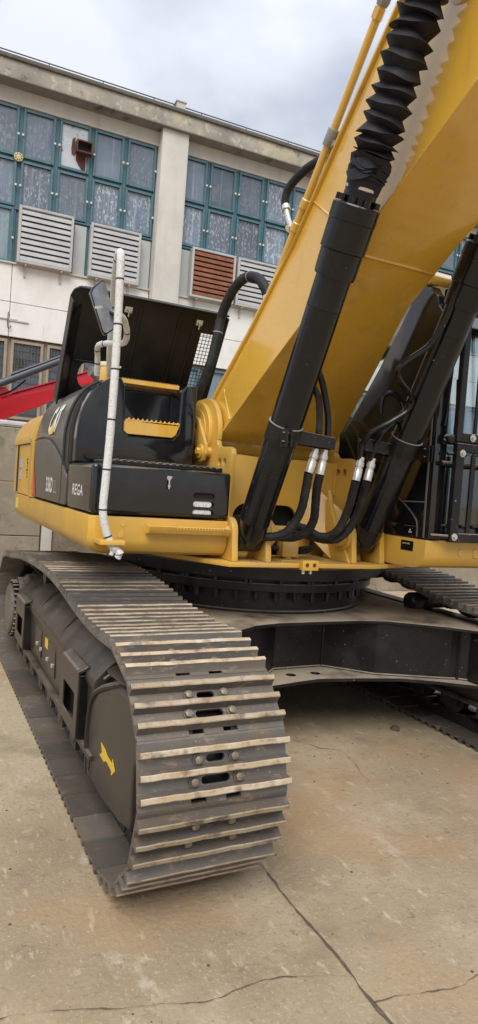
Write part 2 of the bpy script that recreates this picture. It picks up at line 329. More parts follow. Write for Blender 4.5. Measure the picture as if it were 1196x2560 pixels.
crack_strip('ground_crack', [(-1.32,-2.764),(-1.429,-2.757),(-1.525,-2.733),(-1.621,-2.716),(-1.69,-2.698),(-1.855,-2.643),(-2.018,-2.603),(-2.5,-2.5)], .004, .014, sub=24)
crack_strip('ground_crack', [(-.947,-2.955),(-.838,-2.965),(-.74,-2.984),(-.636,-3.002),(-.538,-2.986),(-.3,-2.97)], .0042, .014, sub=24)
crack_strip('ground_crack', [(-.072,-.998),(.021,-1.156),(.116,-1.234),(.105,-1.395),(.044,-1.574),(.047,-1.679)], .005, .012, m=mat('damp_crack',(.20,.155,.105),.9), sub=20)
b = MB(); rnd = random.Random(3)
def pebble(b, x, y, r):
    n = 6; z = r*.55
    top = [(x+r*(.9+.3*rnd.random())*math.cos(6.283*k/n), y+r*(.9+.3*rnd.random())*math.sin(6.283*k/n), .001) for k in range(n)]
    up = [(x+(p[0]-x)*.6, y+(p[1]-y)*.6, z*(.7+.5*rnd.random())) for p in top]
    b.loft([top, up])
for k in range(420):
    x, y = rnd.gauss(.35,.3), rnd.gauss(-1.35,.3)
    if k > 90: x, y = rnd.uniform(-2.6,.8), rnd.uniform(-3.4,-.4)
    if (x < -.95 and y > -2.45 and x > -1.7) or x > .9: continue
    pebble(b, x, y, rnd.choice((.0015,.002,.002,.003,.003,.004,.006)))
b.build('grit', DIRT, kind='stuff')
for i, (x, y, r, lab) in enumerate([(.715,-1.03,.03,'brown clod of dry earth lying beside the inner edge of the far track')]):
    b = MB(); n = 10; rings = []
    for j, (h, s_) in enumerate(((0,1),(.3,1.08),(.6,.8),(.85,.45))):
        rings.append([(x+r*s_*(.8+.45*rnd.random())*math.cos(6.283*k/n), y+1.2*r*s_*(.8+.45*rnd.random())*math.sin(6.283*k/n), .002+h*r*(.8+.4*rnd.random())) for k in range(n)])
    b.loft(rings); b.build('earth_clod', DIRT, label=lab, category='dirt clod')

# ------------------------------------------------------------------ factory building (local frame: x along the facade, -y towards the camera)
BA = R(-1.2); BLOC = (0, 9.0, 0)
bld = empty('factory_building', BLOC, BA, label='long grey two-storey factory building with teal windows behind the excavators', category='building')
S0, S1 = -7.0, 15.0
b = MB(); b.box(S0, S1, .32, 12, 0, 8.98); b.build('building_body', PLAS, bld)
b = MB(); b.box(S0, S1, -.35, .31, 8.69, 9.0); b.build('roof_fascia', CONC, bld, bevel=.012)
b = MB(); b.box(S0, S1, -.395, 12, 9.002, 9.075); b.build('roof_edge_slab', CAPC, bld, bevel=.012)
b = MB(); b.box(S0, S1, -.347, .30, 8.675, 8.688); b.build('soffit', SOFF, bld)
b = MB(); b.box(S0, S1, -.04, .31, 8.39, 8.674); b.build('window_head_beam', PILL, bld, bevel=.01)
PIERS = [-4.15, 1.90, 8.05, 14.2]
for p in PIERS:
    b = MB(); b.box(p, p+.56, -.27, .31, 0, 8.673); b.build('pier', PILL, bld, bevel=.015)
b = MB(); b.box(S0, S1, .02, .31, 4.09, 5.46); b.build('wall_backing', CAPC, bld)
bays = [(-3.58,1.89),(2.47,8.04),(8.62,14.19)]
for (a, c) in bays:                                     # white plaster panels with open joints
    n = 3; w = (c-a)/n
    cuts = [a, -2.2, -.795, .93, c] if a < 0 and c < 2 else [a+w*k for k in range(n+1)]
    for x0, x1 in zip(cuts[:-1], cuts[1:]):
        for z0, z1 in ((4.1,4.74),(4.75,5.45)):
            b = MB(); b.box(x0+.005, x1-.005, -.03, .019, z0, z1); b.build('wall_panel', PLAS, bld, bevel=.006, seg=1)
    b = MB(); b.box(a, c, -.07, .02, 5.452, 5.485); b.build('sill', PILL, bld, bevel=.006)
# upper windows
pane_pitch = .672
def window(x0, x1, z0, z1, gm, parent, catch=True):
    f = MB(); t = .045
    for k, (d, y) in enumerate(((0,-.03),(.022,-.018))):   # stepped casement
        f.box(x0-t+d, x0-.012*(1-k)+(.0 if k else 0), y, .03, z0-t+d, z1+t-d); f.box(x1+.012*(1-k), x1+t-d, y, .03, z0-t+d, z1+t-d)
        f.box(x0, x1, y+.001, .03, z1, z1+t-d); f.box(x0, x1, y+.001, .03, z0-t+d, z0)
    w = f.build('window', TEAL, parent, smooth=False)
    p = MB(); p.box(x0-.004, x1+.004, .012, .02, z0-.004, z1+.004); p.build('pane', gm, w, smooth=False)
    if catch:
        h = MB(); zc = z0+(z1-z0)*.44
        h.box(x1+.028, x1+.066, -.058, -.03, zc-.02, zc+.02); h.box(x0-.066, x0-.028, -.058, -.03, zc-.02, zc+.02); h.build_each('catch', CREAM, w, bevel=.004, seg=1)
    return w
wr = random.Random(5)
for bi, (a, c) in enumerate(bays):
    f = MB(); f.box(a, c, .03, .3, 5.486, 8.389); f.build('window_frame', TEAL, bld)
    off = {0: -.694, 1: 2.455, 2: 8.72}[bi]; xs = []
    k0 = -4 if bi == 0 else 0
    for k in range(k0, 9):
        x0 = off+pane_pitch*k
        if x0 > a+.02 or (bi == 1 and k == 0):
            if x0+.5 < c-.02: xs.append(x0)
    for i, x0 in enumerate(xs):
        x0b, x1b = max(x0, a+.05), x0+.495
        for row, (z0, z1) in enumerate(((7.51,8.32),(6.585,7.365),(5.53,6.46))):
            if row == 2 and not ((bi == 0 and x0 < -.9) or (bi == 1 and x0 > 4.85) or bi == 2): continue
            if bi == 0 and row == 0 and -.1 < x0 < .0:   # the sheet-metal pane with a rusty duct
                w = window(x0b, x1b, z0, z1, TINP, bld)
                d = MB(); xa, xb, za, zb = x0+.26, x0+.57, 7.80, 8.03
                d.box(xa, xb, -.16, .0, za, za+.025); d.box(xa, xb, -.16, .0, zb-.025, zb); d.box(xa, xa+.025, -.16, .0, za+.025, zb-.025); d.box(xb-.025, xb, -.16, .0, za+.025, zb-.025)
                d.box(xa+.025, xb-.025, -.06, -.02, za+.025, zb-.025, 1); d.build('duct_outlet', [DUCT, DARK], w)
                s_ = MB(); s_.prism([(x0+.29,7.80),(x0+.47,7.80),(x0+.475,7.53),(x0+.40,7.53),(x0+.33,7.62),(x0+.28,7.70)], 'Y', .004, .011); s_.prism([(x0+.20,8.07),(x0+.255,8.12),(x0+.258,7.76),(x0+.20,7.78),(x0+.185,7.9)], 'Y', .004, .011); s_.build_each('rust_patch', DUCT, w, smooth=False)
                continue
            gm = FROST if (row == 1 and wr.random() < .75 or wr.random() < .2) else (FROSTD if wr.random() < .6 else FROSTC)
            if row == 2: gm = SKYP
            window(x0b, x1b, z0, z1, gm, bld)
    # blanked lower row between the louvres
    f = MB()
    for x0 in ([.32,1.64] if bi == 0 else ([a+.04] if bi == 1 else [])): f.box(x0, x0+.24, .005, .029, 5.5, 6.46)
    if f.v: f.build_each('blank_panel', BLANK, bld, bevel=.006, seg=1)
    if bi == 0: b = MB(); b.box(-.9, -.79, .0, .028, 5.49, 6.5); b.build('frame_post', TEAL, bld)
    f = MB(); f.box(a, c, -.012, .029, 6.49, 6.52); f.build('frame_rail', TEAL, bld)
for (sx, z) in ((-.80,7.44),(5.02,7.42)):
    b = MB(); b.lathe((sx,-.03,z),(0,-1,0),[(0,.085),(.03,.085),(.035,.07)],8); 
    for k in range(8):
        q = 2*math.pi*k/8+.39; b.lathe((sx+.055*math.cos(q),-.064,z+.055*math.sin(q)),(0,-1,0),[(0,.012),(.004,.012)],6,1)
    b.build('round_vent', [mat('yellowed_plastic',(.55,.45,.22),.5), DARK], bld)
# ground-floor windows
for (a, c) in bays:
    b = MB(); b.box(a, c, .06, .3, 0, 4.088); b.build('ground_floor_wall', TANW, bld)
    x = a+.12
    if a < 0: x = -3.37
    while x+.5 < c:
        if x < -.75 and x > -1.5: wdt = .5
        f = MB(); x0, x1, z0, z1 = x, x+.5, 2.6, 4.0
        f.box(x0-.05, x0, -.0, .06, z0-.05, z1+.05); f.box(x1, x1+.05, -.0, .06, z0-.05, z1+.05); f.box(x0, x1, .001, .06, z1, z1+.05); f.box(x0, x1, .001, .06, z0-.05, z0)
        w = f.build('window', TEAL if x > 1.5 and wr.random() < .5 else TANW, bld, smooth=False)
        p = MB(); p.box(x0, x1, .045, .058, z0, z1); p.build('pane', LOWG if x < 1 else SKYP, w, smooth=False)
        if x < 1.2:
            g_ = MB()
            for k in range(8): g_.box(x0+.03+k*.06, x0+.042+k*.06, .02, .03, z0, z1)
            for k in range(9): g_.box(x0, x1, .03, .036, z0+.06+k*.15, z0+.07+k*.15)
            g_.build('window_bars', CAPC, w, smooth=False)
        x += .672
# roof rail and small roof box
b = MB(); b.tube([(S0,-.30,9.16),(S1,-.30,9.16)], .012, 6, 1)
for k in range(22): b.cyl((S0+.5+k*1.02,-.30,9.076),(S0+.5+k*1.02,-.30,9.16),.009,n=6)
b.build('roof_wire', CAPC, bld)
b = MB(); b.box(2.12,2.30,-.38,-.2,9.076,9.20); b.box(2.10,2.32,-.40,-.18,9.201,9.225); b.build('roof_box', PILL, bld)
for (x, z) in ((-.83,4.42),(-.62,4.40)):
    b = MB(); b.box(x-.18,x+.18,-.05,-.031,z-.012,z+.012); b.build('wall_pipe', LFRM, bld)
b = MB(); b.tube([(-.82,-.05,4.55),(-.825,-.06,4.30),(-.79,-.08,4.24),(-.76,-.06,4.30)], .009, 6); b.build('wall_hook', CAPC, bld)

# louvred vents hung below the windows (each a thing of its own)
ca, sa = math.cos(BA), math.sin(BA)
def louvre(x0, x1, z0, z1, slat_mat, label, n=9, stuff=None):
    loc = (BLOC[0]+ca*x0, BLOC[1]+sa*x0, z0)
    t = empty('louvred_vent', loc, BA, label=label, category='vent', group='louvred vents under the factory windows')
    W, H, D = x1-x0, z1-z0, .20
    f = MB(); e = .05
    f.box(0, e, -D, -.032, 0, H); f.box(W-e, W, -D, -.032, 0, H); f.box(e, W-e, -D+.001, -.032, 0, e); f.box(e, W-e, -D+.001, -.032, H-e, H)
    f.box(e, W-e, -.06, -.034, e, H-e, 1); f.build('casing', [LFRM, DARK], t, bevel=.008, seg=1)
    sh = None; st = (H-2*e)/n
    sm = MB(); s_ = st
    sm.prism([(-D+.012,0.004),(-D+.002,0.0),(-D+.004,s_*.62),(-D+.07,s_*1.02),(-D+.078,s_*1.0),(-D+.016,s_*.60)], 'X', e+.001, W-e-.001)
    me = sm.mesh('slat', slat_mat, smooth=False)
    for k in range(n):
        o = link('slat', me, t); o.location = (0,0,e+k*st)
    br = MB()
    for xx in (.15, W-.2): br.box(xx, xx+.035, -D+.02, -.033, -.03, -.001); br.box(xx, xx+.035, -.06, -.033, -.22, -.03)
    br.build_each('bracket', LFRM, t)
    return t
louvre(-.74,.275,5.47,6.53,LOUV,'grey louvred vent box under the window with the rusty duct outlet')
louvre(.605,1.62,5.47,6.51,LOUV,'grey louvred vent box beside the pale pier, behind the wrapped handrail')
louvre(2.73,3.735,5.47,6.50,RUST,'rusty brown louvred vent box, the only one rusted all over')
louvre(3.79,4.80,5.47,6.50,LOUV,'clean grey louvred vent box between the rusty vent and the yellow boom')

# ------------------------------------------------------------------ yard wall, red machine
yw = empty('yard_wall', (0,4.25,0), label='stained grey-brown concrete yard wall with a pipe along its top', category='wall')
xs = [-9,-6.4,-3.8,-2.3,-.80]
for x0, x1 in zip(xs[:-1], xs[1:]):
    for z0, z1 in ((0,.74),(.748,1.42),(1.428,2.10)):
        b = MB(); b.box(x0+.006, x1-.006, 0, .18, z0, z1); b.build('wall_slab', BWALL, yw, bevel=.008, seg=1)
b = MB(); b.box(-.79,-.66,-.03,.18,0,2.10); b.build('wall_post', PILL, yw, bevel=.008)
for x0, x1 in ((-.65,.1),(.106,2.6),(2.606,6),(6.006,10)):
    b = MB(); b.box(x0, x1, .02, .18, 0, 2.10); b.build('wall_slab', BWALL2 if x0 < 3 else BWALL, yw, bevel=.008, seg=1)
b = MB()
for k in range(13): b.tube([(-9+k*1.5,.06,2.145),(-9+k*1.5+1.49,.06,2.145)], .045, 10, 1)
b.build('top_pipe', LFRM, yw)
ra = empty('red_excavator', (-1,6.2,0), label='red excavator arm and blue-grey ram showing behind the yard wall', category='excavator')
red = MB()
pl = [(-4.2,.95),(-2.2,1.85),(-.16,2.30),(.45,2.60),(1.07,3.0),(1.9,3.33),(2.45,3.60),(2.62,3.72),(2.58,3.86),(2.42,3.90),(1.85,3.58),(1.07,3.18),(.63,2.985),(-.18,2.65),(-1.2,2.3),(-2.6,2.1),(-4.2,1.7)]
red.prism(pl, 'Y', 0, .45); red.build('boom_arm', RED, ra, bevel=.02)
b = MB(); b.prism([(p[0],p[1]+.0) for p in [(-.18,2.66),(.63,2.995),(1.07,3.19),(1.85,3.59),(1.84,3.605),(1.06,3.205),(.62,3.01),(-.19,2.675)]], 'Y', -.03, .48); b.build('boom_flange', RED, ra)
b = MB(); b.cyl((-.75,-.3,2.54),(.72,-.3,3.33),.055); b.cyl((.72,-.3,3.33),(1.6,-.3,3.80),.035); b.cyl((-.08,-.33,2.97),(.70,-.33,3.38),.02,n=8); b.cyl((.66,-.3,3.30),(.74,-.3,3.345),.068); b.build('hydraulic_ram', STLB, ra)
b = MB(); b.tube([(-.3,-.22,2.62),(-.05,-.22,2.74),(.15,-.22,2.93)], .014, 6); b.build('hose', RUBB, ra)
b = MB(); b.prism([(-.55,2.66),(-.14,2.80),(-.02,2.70),(-.5,2.5)], 'Y', -.22, -.19); b.build('pivot_plate', RED, ra, bevel=.01)
for sx in (-1.6,.6):
    b = MB(); b.box(-4.6,-.4, sx*.5-.3, sx*.5+.3, .02, .9); b.build('track_unit', BLKM, ra, bevel=.2, seg=3)
b = MB(); b.box(-4.4,-1.6,-.9,.8,.92,1.7); b.build('house', RED, ra, bevel=.08)

# ------------------------------------------------------------------ THE YELLOW EXCAVATOR
ex = empty('yellow_excavator', (0,0,0), label='big yellow and black crawler excavator with raised boom and open engine hood', category='excavator')
BX = -.14

# ---- crawler tracks
PR, IC, SC, IZ = .417, -2.02, 1.2, .475
SPR, SZ = .395, .455
W = .576
def pitch_line(far):
    top = [(1.2,SZ+SPR),(1.1,.853),(1.0,.860),(.8,.882),(.4,.925),(-.1,.955),(-.5,.965),(-.75,.96),(-1.0,.943),(-1.26,.915),(-1.5,.892),(-1.75,.882),(IC,.892)]
    if far: top = top[:6]+[(-.4,.945),(-.7,.908),(-1.0,.86),(-1.3,.835),(-1.6,.835),(-1.85,.862),(IC,.892)]
    P = [(p.x,p.y) for p in smooth_path([(a,b_,0) for a,b_ in top], 20)]
    P += [(IC-PR*math.sin(R(k)), IZ+PR*math.cos(R(k))) for k in range(2,180,2)]
    nb = 80; P += [(IC+(SC-IC)*k/nb, IZ-PR+(SZ-SPR-IZ+PR)*k/nb) for k in range(nb+1)]
    P += [(SC+SPR*math.sin(R(k)), SZ-SPR*math.cos(R(k))) for k in range(2,180,2)]
    return P
def set_line(far):
    global PL, cum, LEN, NS, STEP, S_PH
    PL = pitch_line(far); cum = [0]
    for i in range(len(PL)):
        a, b_ = PL[i], PL[(i+1)%len(PL)]; cum.append(cum[-1]+math.dist(a,b_))
    LEN = cum[-1]; NS = round(LEN/.216); STEP = LEN/NS
    _tgt = min(range(len(PL)), key=lambda i: math.dist(PL[i], (IC-PR*math.cos(R(13.1)), IZ+PR*math.sin(R(13.1)))))
    S_PH = cum[_tgt]-STEP/2
def at(s):
    s %= LEN
    import bisect
    i = min(bisect.bisect_right(cum, s)-1, len(PL)-1); t = (s-cum[i])/(cum[i+1]-cum[i]); a, b_ = PL[i], PL[(i+1)%len(PL)]
    return Vector((a[0]+(b_[0]-a[0])*t, a[1]+(b_[1]-a[1])*t))
def capsule(cx, cy, hl, r, n=6):
    return [(cx+hl-r+r*math.cos(R(-90+180*k/n)), cy+r*math.sin(R(-90+180*k/n))) for k in range(n+1)]+[(cx-hl+r+r*math.cos(R(90+180*k/n)), cy+r*math.sin(R(90+180*k/n))) for k in range(n+1)]
BOLT = mat('bolt_head',(.20,.165,.12),.5,metal=.3,spots=[((.4,.35,.27),30,.5,.7,.7)])
def shoe_mesh(tip):
    b = MB(); h = W/2; y0, y1 = -.113, .107
    def notch(cx): return [(cx-.029,y0),(cx-.029,y0+.034),(cx-.017,y0+.050),(cx+.017,y0+.050),(cx+.029,y0+.034),(cx+.029,y0)]
    outer = [(-h,y0)]+notch(-.067)+notch(.067)+[(h,y0),(h,y1),(-h,y1)]
    b.holed(outer, [capsule(0,.036,.036,.013), capsule(0,-.036,.056,.0145)], 'Z', .020, .033, 0)
    b.prism([(y1,.020),(y1,.033),(y1+.014,.028),(y1+.012,.016)], 'X', -h, h, 0)
    for c in (-.073, 0, .073):
        hh = .070; wv = random.Random(int(c*1000)+9+len(tip.name))
        n = 14; prev = None; rings = []
        for k in range(n+1):
            x = -h+W*k/n; dz = wv.uniform(-.0010,.0006); dy = wv.uniform(-.0012,.0012)
            rings.append([(x,c-.019,.0325),(x,c-.0125+dy,.050),(x,c-.0108+dy,hh-.003+dz),(x,c-.0075+dy,hh+dz),(x,c+.0075+dy,hh+dz),(x,c+.0108+dy,hh-.003+dz),(x,c+.0125+dy,.050),(x,c+.019,.0325)])
        m = len(rings[0]); vs = [p for r_ in rings for p in r_]
        for i in range(n):
            for k in range(m-1):
                b.add([rings[i][k],rings[i][k+1],rings[i+1][k+1],rings[i+1][k]], [(0,1,2,3)], 1 if k in (2,3,4) else 0)
        b.add(rings[0], [(7,6,5,4,3,2,1,0)], 0); b.add(rings[-1], [(0,1,2,3,4,5,6,7)], 0)
    for (x, y) in ((-.070,.036),(.070,.036),(-.086,-.036),(.086,-.036)):
        b.lathe((x,y,.033),(0,0,1),[(0,.020),(.006,.020)],12,0); b.lathe((x,y,.039),(0,0,1),[(0,.0155),(.013,.0155),(.016,.011)],6,2)
    me = b.mesh('track_shoe', [STEEL, tip, BOLT], recalc=False, angle=40)
    _b = bmesh.new(); _b.from_mesh(me); bmesh.ops.remove_doubles(_b, verts=_b.verts, dist=.0004); bmesh.ops.recalc_face_normals(_b, faces=_b.faces); _b.to_mesh(me); _b.free()
    for p in me.polygons: p.use_smooth = True
    me.set_sharp_from_angle(angle=R(40)); return me
SHOES = [shoe_mesh(TIP), shoe_mesh(TIPM), shoe_mesh(TIPD)]; sr = random.Random(12)

def crawler(cx, sgn):
    """sgn -1: the track on the camera's side (outer side at -X)"""
    ch = MB()
    for i in range(NS):
        p0 = at(S_PH+i*STEP); p1 = at(S_PH+(i+1)*STEP); t = (p1-p0).normalized(); n = Vector((t.y,-t.x)); mid = (p0+p1)/2
        ch.T = Matrix(((1,0,0,cx),(0,-t.x,n.x,mid.x),(0,-t.y,n.y,mid.y),(0,0,0,1)))
        for s_ in (-1,1): ch.prism([(-.125,-.035),(-.10,-.055),(-.02,-.05),(.02,-.03),(.09,-.05),(.12,-.03),(.12,.0),(.09,.0195),(-.09,.0195),(-.125,.0)], 'X', s_*.095-.020, s_*.095+.020)
        ch.cyl((-.12,-.107,-.015),(.12,-.107,-.015),.026,n=10)
    ch.T = None
    tr = ch.build('crawler_track', LINK, ex)
    for i in range(NS):
        p0 = at(S_PH+i*STEP); p1 = at(S_PH+(i+1)*STEP); t = (p1-p0).normalized(); n = Vector((t.y,-t.x)); mid = (p0+p1)/2
        if mid.x < -1.45: kind = 0 if sr.random() < .8 else 1        # front wrap: tan, dusty edges
        elif mid.x < -.1: kind = 1 if sr.random() < .4 else sr.choice((0,0,2))
        else: kind = 2 if sr.random() < .65 else 1
        o = link('track_shoe', SHOES[kind], tr)
        o.matrix_local = Matrix(((1,0,0,cx),(0,-t.x,n.x,mid.x),(0,-t.y,n.y,mid.y),(0,0,0,1)))
    # frame
    ox = cx+sgn*.178; ix = cx-sgn*.20         # outer and inner wall planes
    def X(d): return cx+sgn*d                 # d>0 towards the outer side
    f = MB()
    f.prism([(X(.182),.27),(X(.190),.555),(X(.208),.595),(X(.200),.622),(X(.15),.675),(X(.05),.757),(X(.02),.77),(X(-.1),.77),(X(-.2),.64),(X(-.2),.27)], 'Y', -1.50, .98)
    f.box(min(X(.178),X(.215)), max(X(.178),X(.215)), -1.53, .98, .25, .28); f.box(min(X(-.2),X(-.24)), max(X(-.2),X(-.24)), -1.53, .98, .25, .28)
    f.box(min(X(-.2),X(.178)), max(X(-.2),X(.178)), -1.5, .97, .235, .272)
    fr = f.build('track_frame', FRM, ex, bevel=.012)
    sm_ = MB()
    for yy in (-.62,.12): sm_.tube([(X(.205),yy,.60),(X(.152),yy+.01,.678),(X(.05),yy+.03,.762),(X(-.08),yy+.03,.776)], .0045, 6, 2)
    sm_.build_each('weld_seam', FRM, fr)
    # idler housing at the front
    oz = [(-1.467,.163),(-1.42,.38),(-1.455,.51),(-1.56,.585),(-1.70,.630),(-1.88,.680),(-2.08,.700),(-2.19,.68),(-2.215,.58),(-2.125,.47),(-2.115,.37),(-2.13,.27),(-2.12,.22),(-1.98,.185),(-1.68,.156)]
    nz = [(-1.467,.163),(-1.42,.38),(-1.455,.54),(-1.56,.645),(-1.70,.700),(-1.88,.740),(-2.08,.735),(-2.19,.70),(-2.215,.58),(-2.125,.47),(-2.115,.37),(-2.13,.27),(-2.12,.22),(-1.98,.185),(-1.68,.156)]
    h = MB(); h.loft([[(X(.196),y,z) for y,z in oz],[(X(.12),y,z) for y,z in nz],[(X(.08),y,z) for y,z in nz]])
    h.prism(nz, 'X', X(-.10), X(-.2)); h.box(min(X(.08),X(-.1)), max(X(.08),X(-.1)), -1.95, -1.46, .62, .70)
    h.build('idler_housing', FRM, fr, bevel=.014, seg=3)
    r_ = MB(); r_.tube([(X(.192),-1.47,.165),(X(.196),-1.425,.30),(X(.196),-1.425,.40),(X(.195),-1.46,.52),(X(.185),-1.56,.60),(X(.165),-1.72,.665),(X(.13),-1.86,.72)], .017, 8, 5); r_.tube([(X(.165),-1.55,.64),(X(.06),-1.60,.74),(X(.0),-1.62,.765)], .014, 8, 4); r_.build('housing_rim', BLKM, fr)
    lid = MB(); lid.T = Matrix.Translation((X(.115),-1.78,.735)) @ Matrix.Rotation(R(-4),4,'X') @ Matrix.Rotation(R(18*sgn),4,'Y'); lid.prism(rrect(-.075,.075,-.15,.15,.03), 'Z', 0, .014); lid.build('access_lid', FRM, fr, bevel=.004)
    w = MB(); w.lathe((X(.06),IC,IZ),(-sgn*1,0,0),[(0,.30),(0,.335),(.03,.352),(.09,.352),(.12,.335),(.12,.30)],40); w.cyl((X(.072),IC,IZ),(X(-.072),IC,IZ),.388,n=40); w.cyl((X(.13),IC,IZ),(X(-.13),IC,IZ),.09); w.build('idler_wheel', LINK, fr)
    # step boxes
    for yc in (-1.14,.60):
        s_ = MB(); xo, xi = X(.240), X(.230); ya, yb = yc-.20, yc+.20
        s_.holed([(ya,.285),(yb,.295),(yb,.615),(ya,.622)], [rrect(yc-.135,yc+.125,.355,.495,.012,2)], 'X', xo, xi)
        s_.add([(X(.2395),ya,.6215),(X(.2395),yb,.6145),(X(.19),yb,.640),(X(.19),ya,.647),(X(.2395),ya,.606),(X(.2395),yb,.600),(X(.19),yb,.62),(X(.19),ya,.625)], [(0,1,2,3),(7,6,5,4),(0,4,5,1),(3,2,6,7),(0,3,7,4),(1,5,6,2)])
        s_.prism([(X(.2295),.285),(X(.2295),.60),(X(.20),.60),(X(.183),.55),(X(.183),.285)], 'Y', ya+.004, ya+.016, 1); s_.prism([(X(.2295),.285),(X(.2295),.60),(X(.20),.60),(X(.183),.55),(X(.183),.285)], 'Y', yb-.016, yb-.004, 1)
        s_.box(min(xi,X(.183)), max(xi,X(.183)), ya+.017, yb-.017, .285, .30)
        s_.build('step_box', [FRM, BLKH], fr, bevel=.003, seg=1)
        gg = MB()
        for k in range(12):
            yy = ya+.03+k*.028; gg.box(min(X(.228),X(.241)), max(X(.228),X(.241)), yy, yy+.012, .621, .630)
        gg.build('step_teeth', GREYM, fr, kind='stuff')
    # doors, bolts, stickers on the outer wall
    d = MB()
    for yy in (.05,-.42): d.box(min(X(.188),X(.192)), max(X(.188),X(.192)), yy-.11, yy+.11, .34, .52)
    d.build_each('grease_door', FRM, fr, bevel=.003, seg=1)
    d = MB()
    for yy, z in ((.05,.42),(-.09,.415),(-.32,.41),(-.49,.415)): d.box(min(X(.188),X(.205)), max(X(.188),X(.205)), yy-.012, yy+.012, z-.012, z+.012)
    d.build_each('door_bolt', CHRM, fr, bevel=.003, seg=1)
    if sgn < 0:
        d = MB(); d.prism([(-.20,.462),(-.29,.462),(-.285,.525),(-.195,.52)], 'X', X(.190), X(.1925)); d.build('warning_sticker', YDEC, fr)
        a = MB()   # arrow pointing to the front
        arrow = [(-1.663,.395),(-1.736,.390),(-1.765,.378),(-1.850,.374),(-1.852,.394),(-1.897,.360),(-1.85,.322),(-1.846,.341),(-1.762,.350),(-1.729,.331),(-1.655,.335),(-1.69,.360)]
        a.prism(arrow, 'X', X(.197), X(.199)); a.build('arrow_decal', YDEC, fr, smooth=False)
    # rollers
    for k in range(8):
        y = -1.45+k*.33; rl = MB()
        for s_ in (-1,1): rl.lathe((cx+s_*.055,y,.225),(s_,0,0),[(0,.075),(.01,.085),(.08,.085),(.085,.105),(.10,.105),(.105,.05)],18)
        rl.cyl((cx-.2,y,.225),(cx+.2,y,.225),.045,n=10)
        for s_ in (-1,1): rl.box(cx+s_*.185-.012, cx+s_*.185+.012, y-.07, y+.07, .17, .25)
        rl.build('track_roller', LINK, fr)
    for y in (-.75,.35):
        cr = MB(); cr.lathe((X(-.30),y,.835),(sgn,0,0),[(0,.05),(.02,.06),(.14,.06),(.15,.075),(.19,.075),(.2,.06),(.42,.06)],18); cr.box(min(X(-.28),X(-.2)), max(X(-.28),X(-.2)), y-.06, y+.06, .70, .84)
        cr.build('carrier_roller', LINK, fr)
    sp = MB(); pts = []
    for k in range(84):
        q = 2*math.pi*k/84; rr = .315+.04*(1 if (k%4 in (1,2)) else -.6); pts.append((SC+rr*math.cos(q), SZ+rr*math.sin(q)))
    sp.prism(pts, 'X', cx-.03, cx+.03)
    sp.lathe((X(-.2),SC,SZ),(sgn,0,0),[(0,.26),(.30,.26),(.33,.235),(.385,.235)],40); spk = sp.build('sprocket', BLKM, fr, bevel=0)
    rg = MB()
    for k in range(28):
        q = 2*math.pi*k/28; rg.cyl((X(.186),SC+.222*math.cos(q),SZ-.02+.222*math.sin(q)),(X(.228),SC+.222*math.cos(q),SZ-.02+.222*math.sin(q)),.013,n=6)
    rg.build('hub_bolts', BLKM, fr, kind='stuff')
    cv = MB(); cv.lathe((X(.186),SC,SZ-.02),(sgn,0,0),[(0,.205),(.05,.200),(.062,.185),(.066,.10)],40); cv.build('final_drive_cover', GREYM if sgn > 0 else mat('dusty_cover',(.10,.09,.08),.5,spots=[((.2,.17,.13),6,.4,.7,.6)]), fr)
    return tr
set_line(False); crawler(-1.307, -1); set_line(True); crawler(1.275, 1)

# ---- undercarriage body
u = MB()
half = [(.0,-1.095),(.30,-1.10),(.48,-1.145),(.62,-1.235),(.80,-1.36),(.93,-1.49),(1.08,-1.62)]
front = [(-x,y) for x, y in reversed(half)][:-1]+half
rear = [(x,-y) for x, y in reversed(front)]; rear = list(reversed([(p[0],-p[1]) for p in front]))
u.prism(front+rear, 'Z', .757, .780); u.build('body_top_plate', BLKM, ex, bevel=.004, seg=1)
u = MB(); hb = [(.0,-1.115),(.14,-1.135),(.30,-1.165),(.555,-1.225),(.774,-1.344),(.967,-1.481),(1.08,-1.57)]
fb = [(-x,y) for x, y in reversed(hb)][:-1]+hb
u.holed(fb+list(reversed([(p[0],-p[1]) for p in fb])), [circ(-.13,-1.0,.033,12), circ(.05,-1.0,.033,12)], 'Z', .402, .422); u.build('body_bottom_plate', BLKM, ex, bevel=0)
u = MB()
def wall_strip(pts, z0, z1, t=.025, zf=None):
    for i in range(len(pts)-1):
        (x0,y0),(x1,y1) = pts[i], pts[i+1]
        u.add([(x0,y0,z0),(x1,y1,z0),(x1,y1+t,z0),(x0,y0+t,z0),(x0,y0,z1),(x1,y1,z1),(x1,y1+t,z1),(x0,y0+t,z1)], [(0,3,2,1),(4,5,6,7),(0,1,5,4),(1,2,6,5),(2,3,7,6),(3,0,4,7)])
wf = [(-1.05,-1.45),(-.88,-1.33),(-.43,-1.13),(-.19,-.89),(.18,-.88),(.43,-1.13),(.88,-1.33),(.93,-1.345),(1.05,-1.45)]
wall_strip([(x,y+.02) for x,y in wf], .423, .756)
u.build('body_web', BLKM, ex)
u = MB(); wall_strip([(x,-y-.04) for x,y in wf], .423, .756); u.build('body_web', BLKM, ex)
u = MB(); u.tube([(.18,-.862,.425),(.18,-.862,.755)], .008, 6, 1); u.tube([(.93,-1.33,.425),(.93,-1.33,.755)], .012, 6, 1); u.tube([(x,y+.018,.427) for x,y in wf], .008, 6, 1); u.build('weld_seam', BLKM, ex)
u = MB()
for s_ in (-1,1):
    for yy in (-1.62,1.62): u.prism([(s_*.97,.43),(s_*1.12,.40),(s_*1.12,.70),(s_*.97,.755)], 'Y', yy-.12 if yy<0 else yy-.24, yy+.24 if yy<0 else yy+.12)
u.build_each('body_leg', BLKM, ex, bevel=.01)

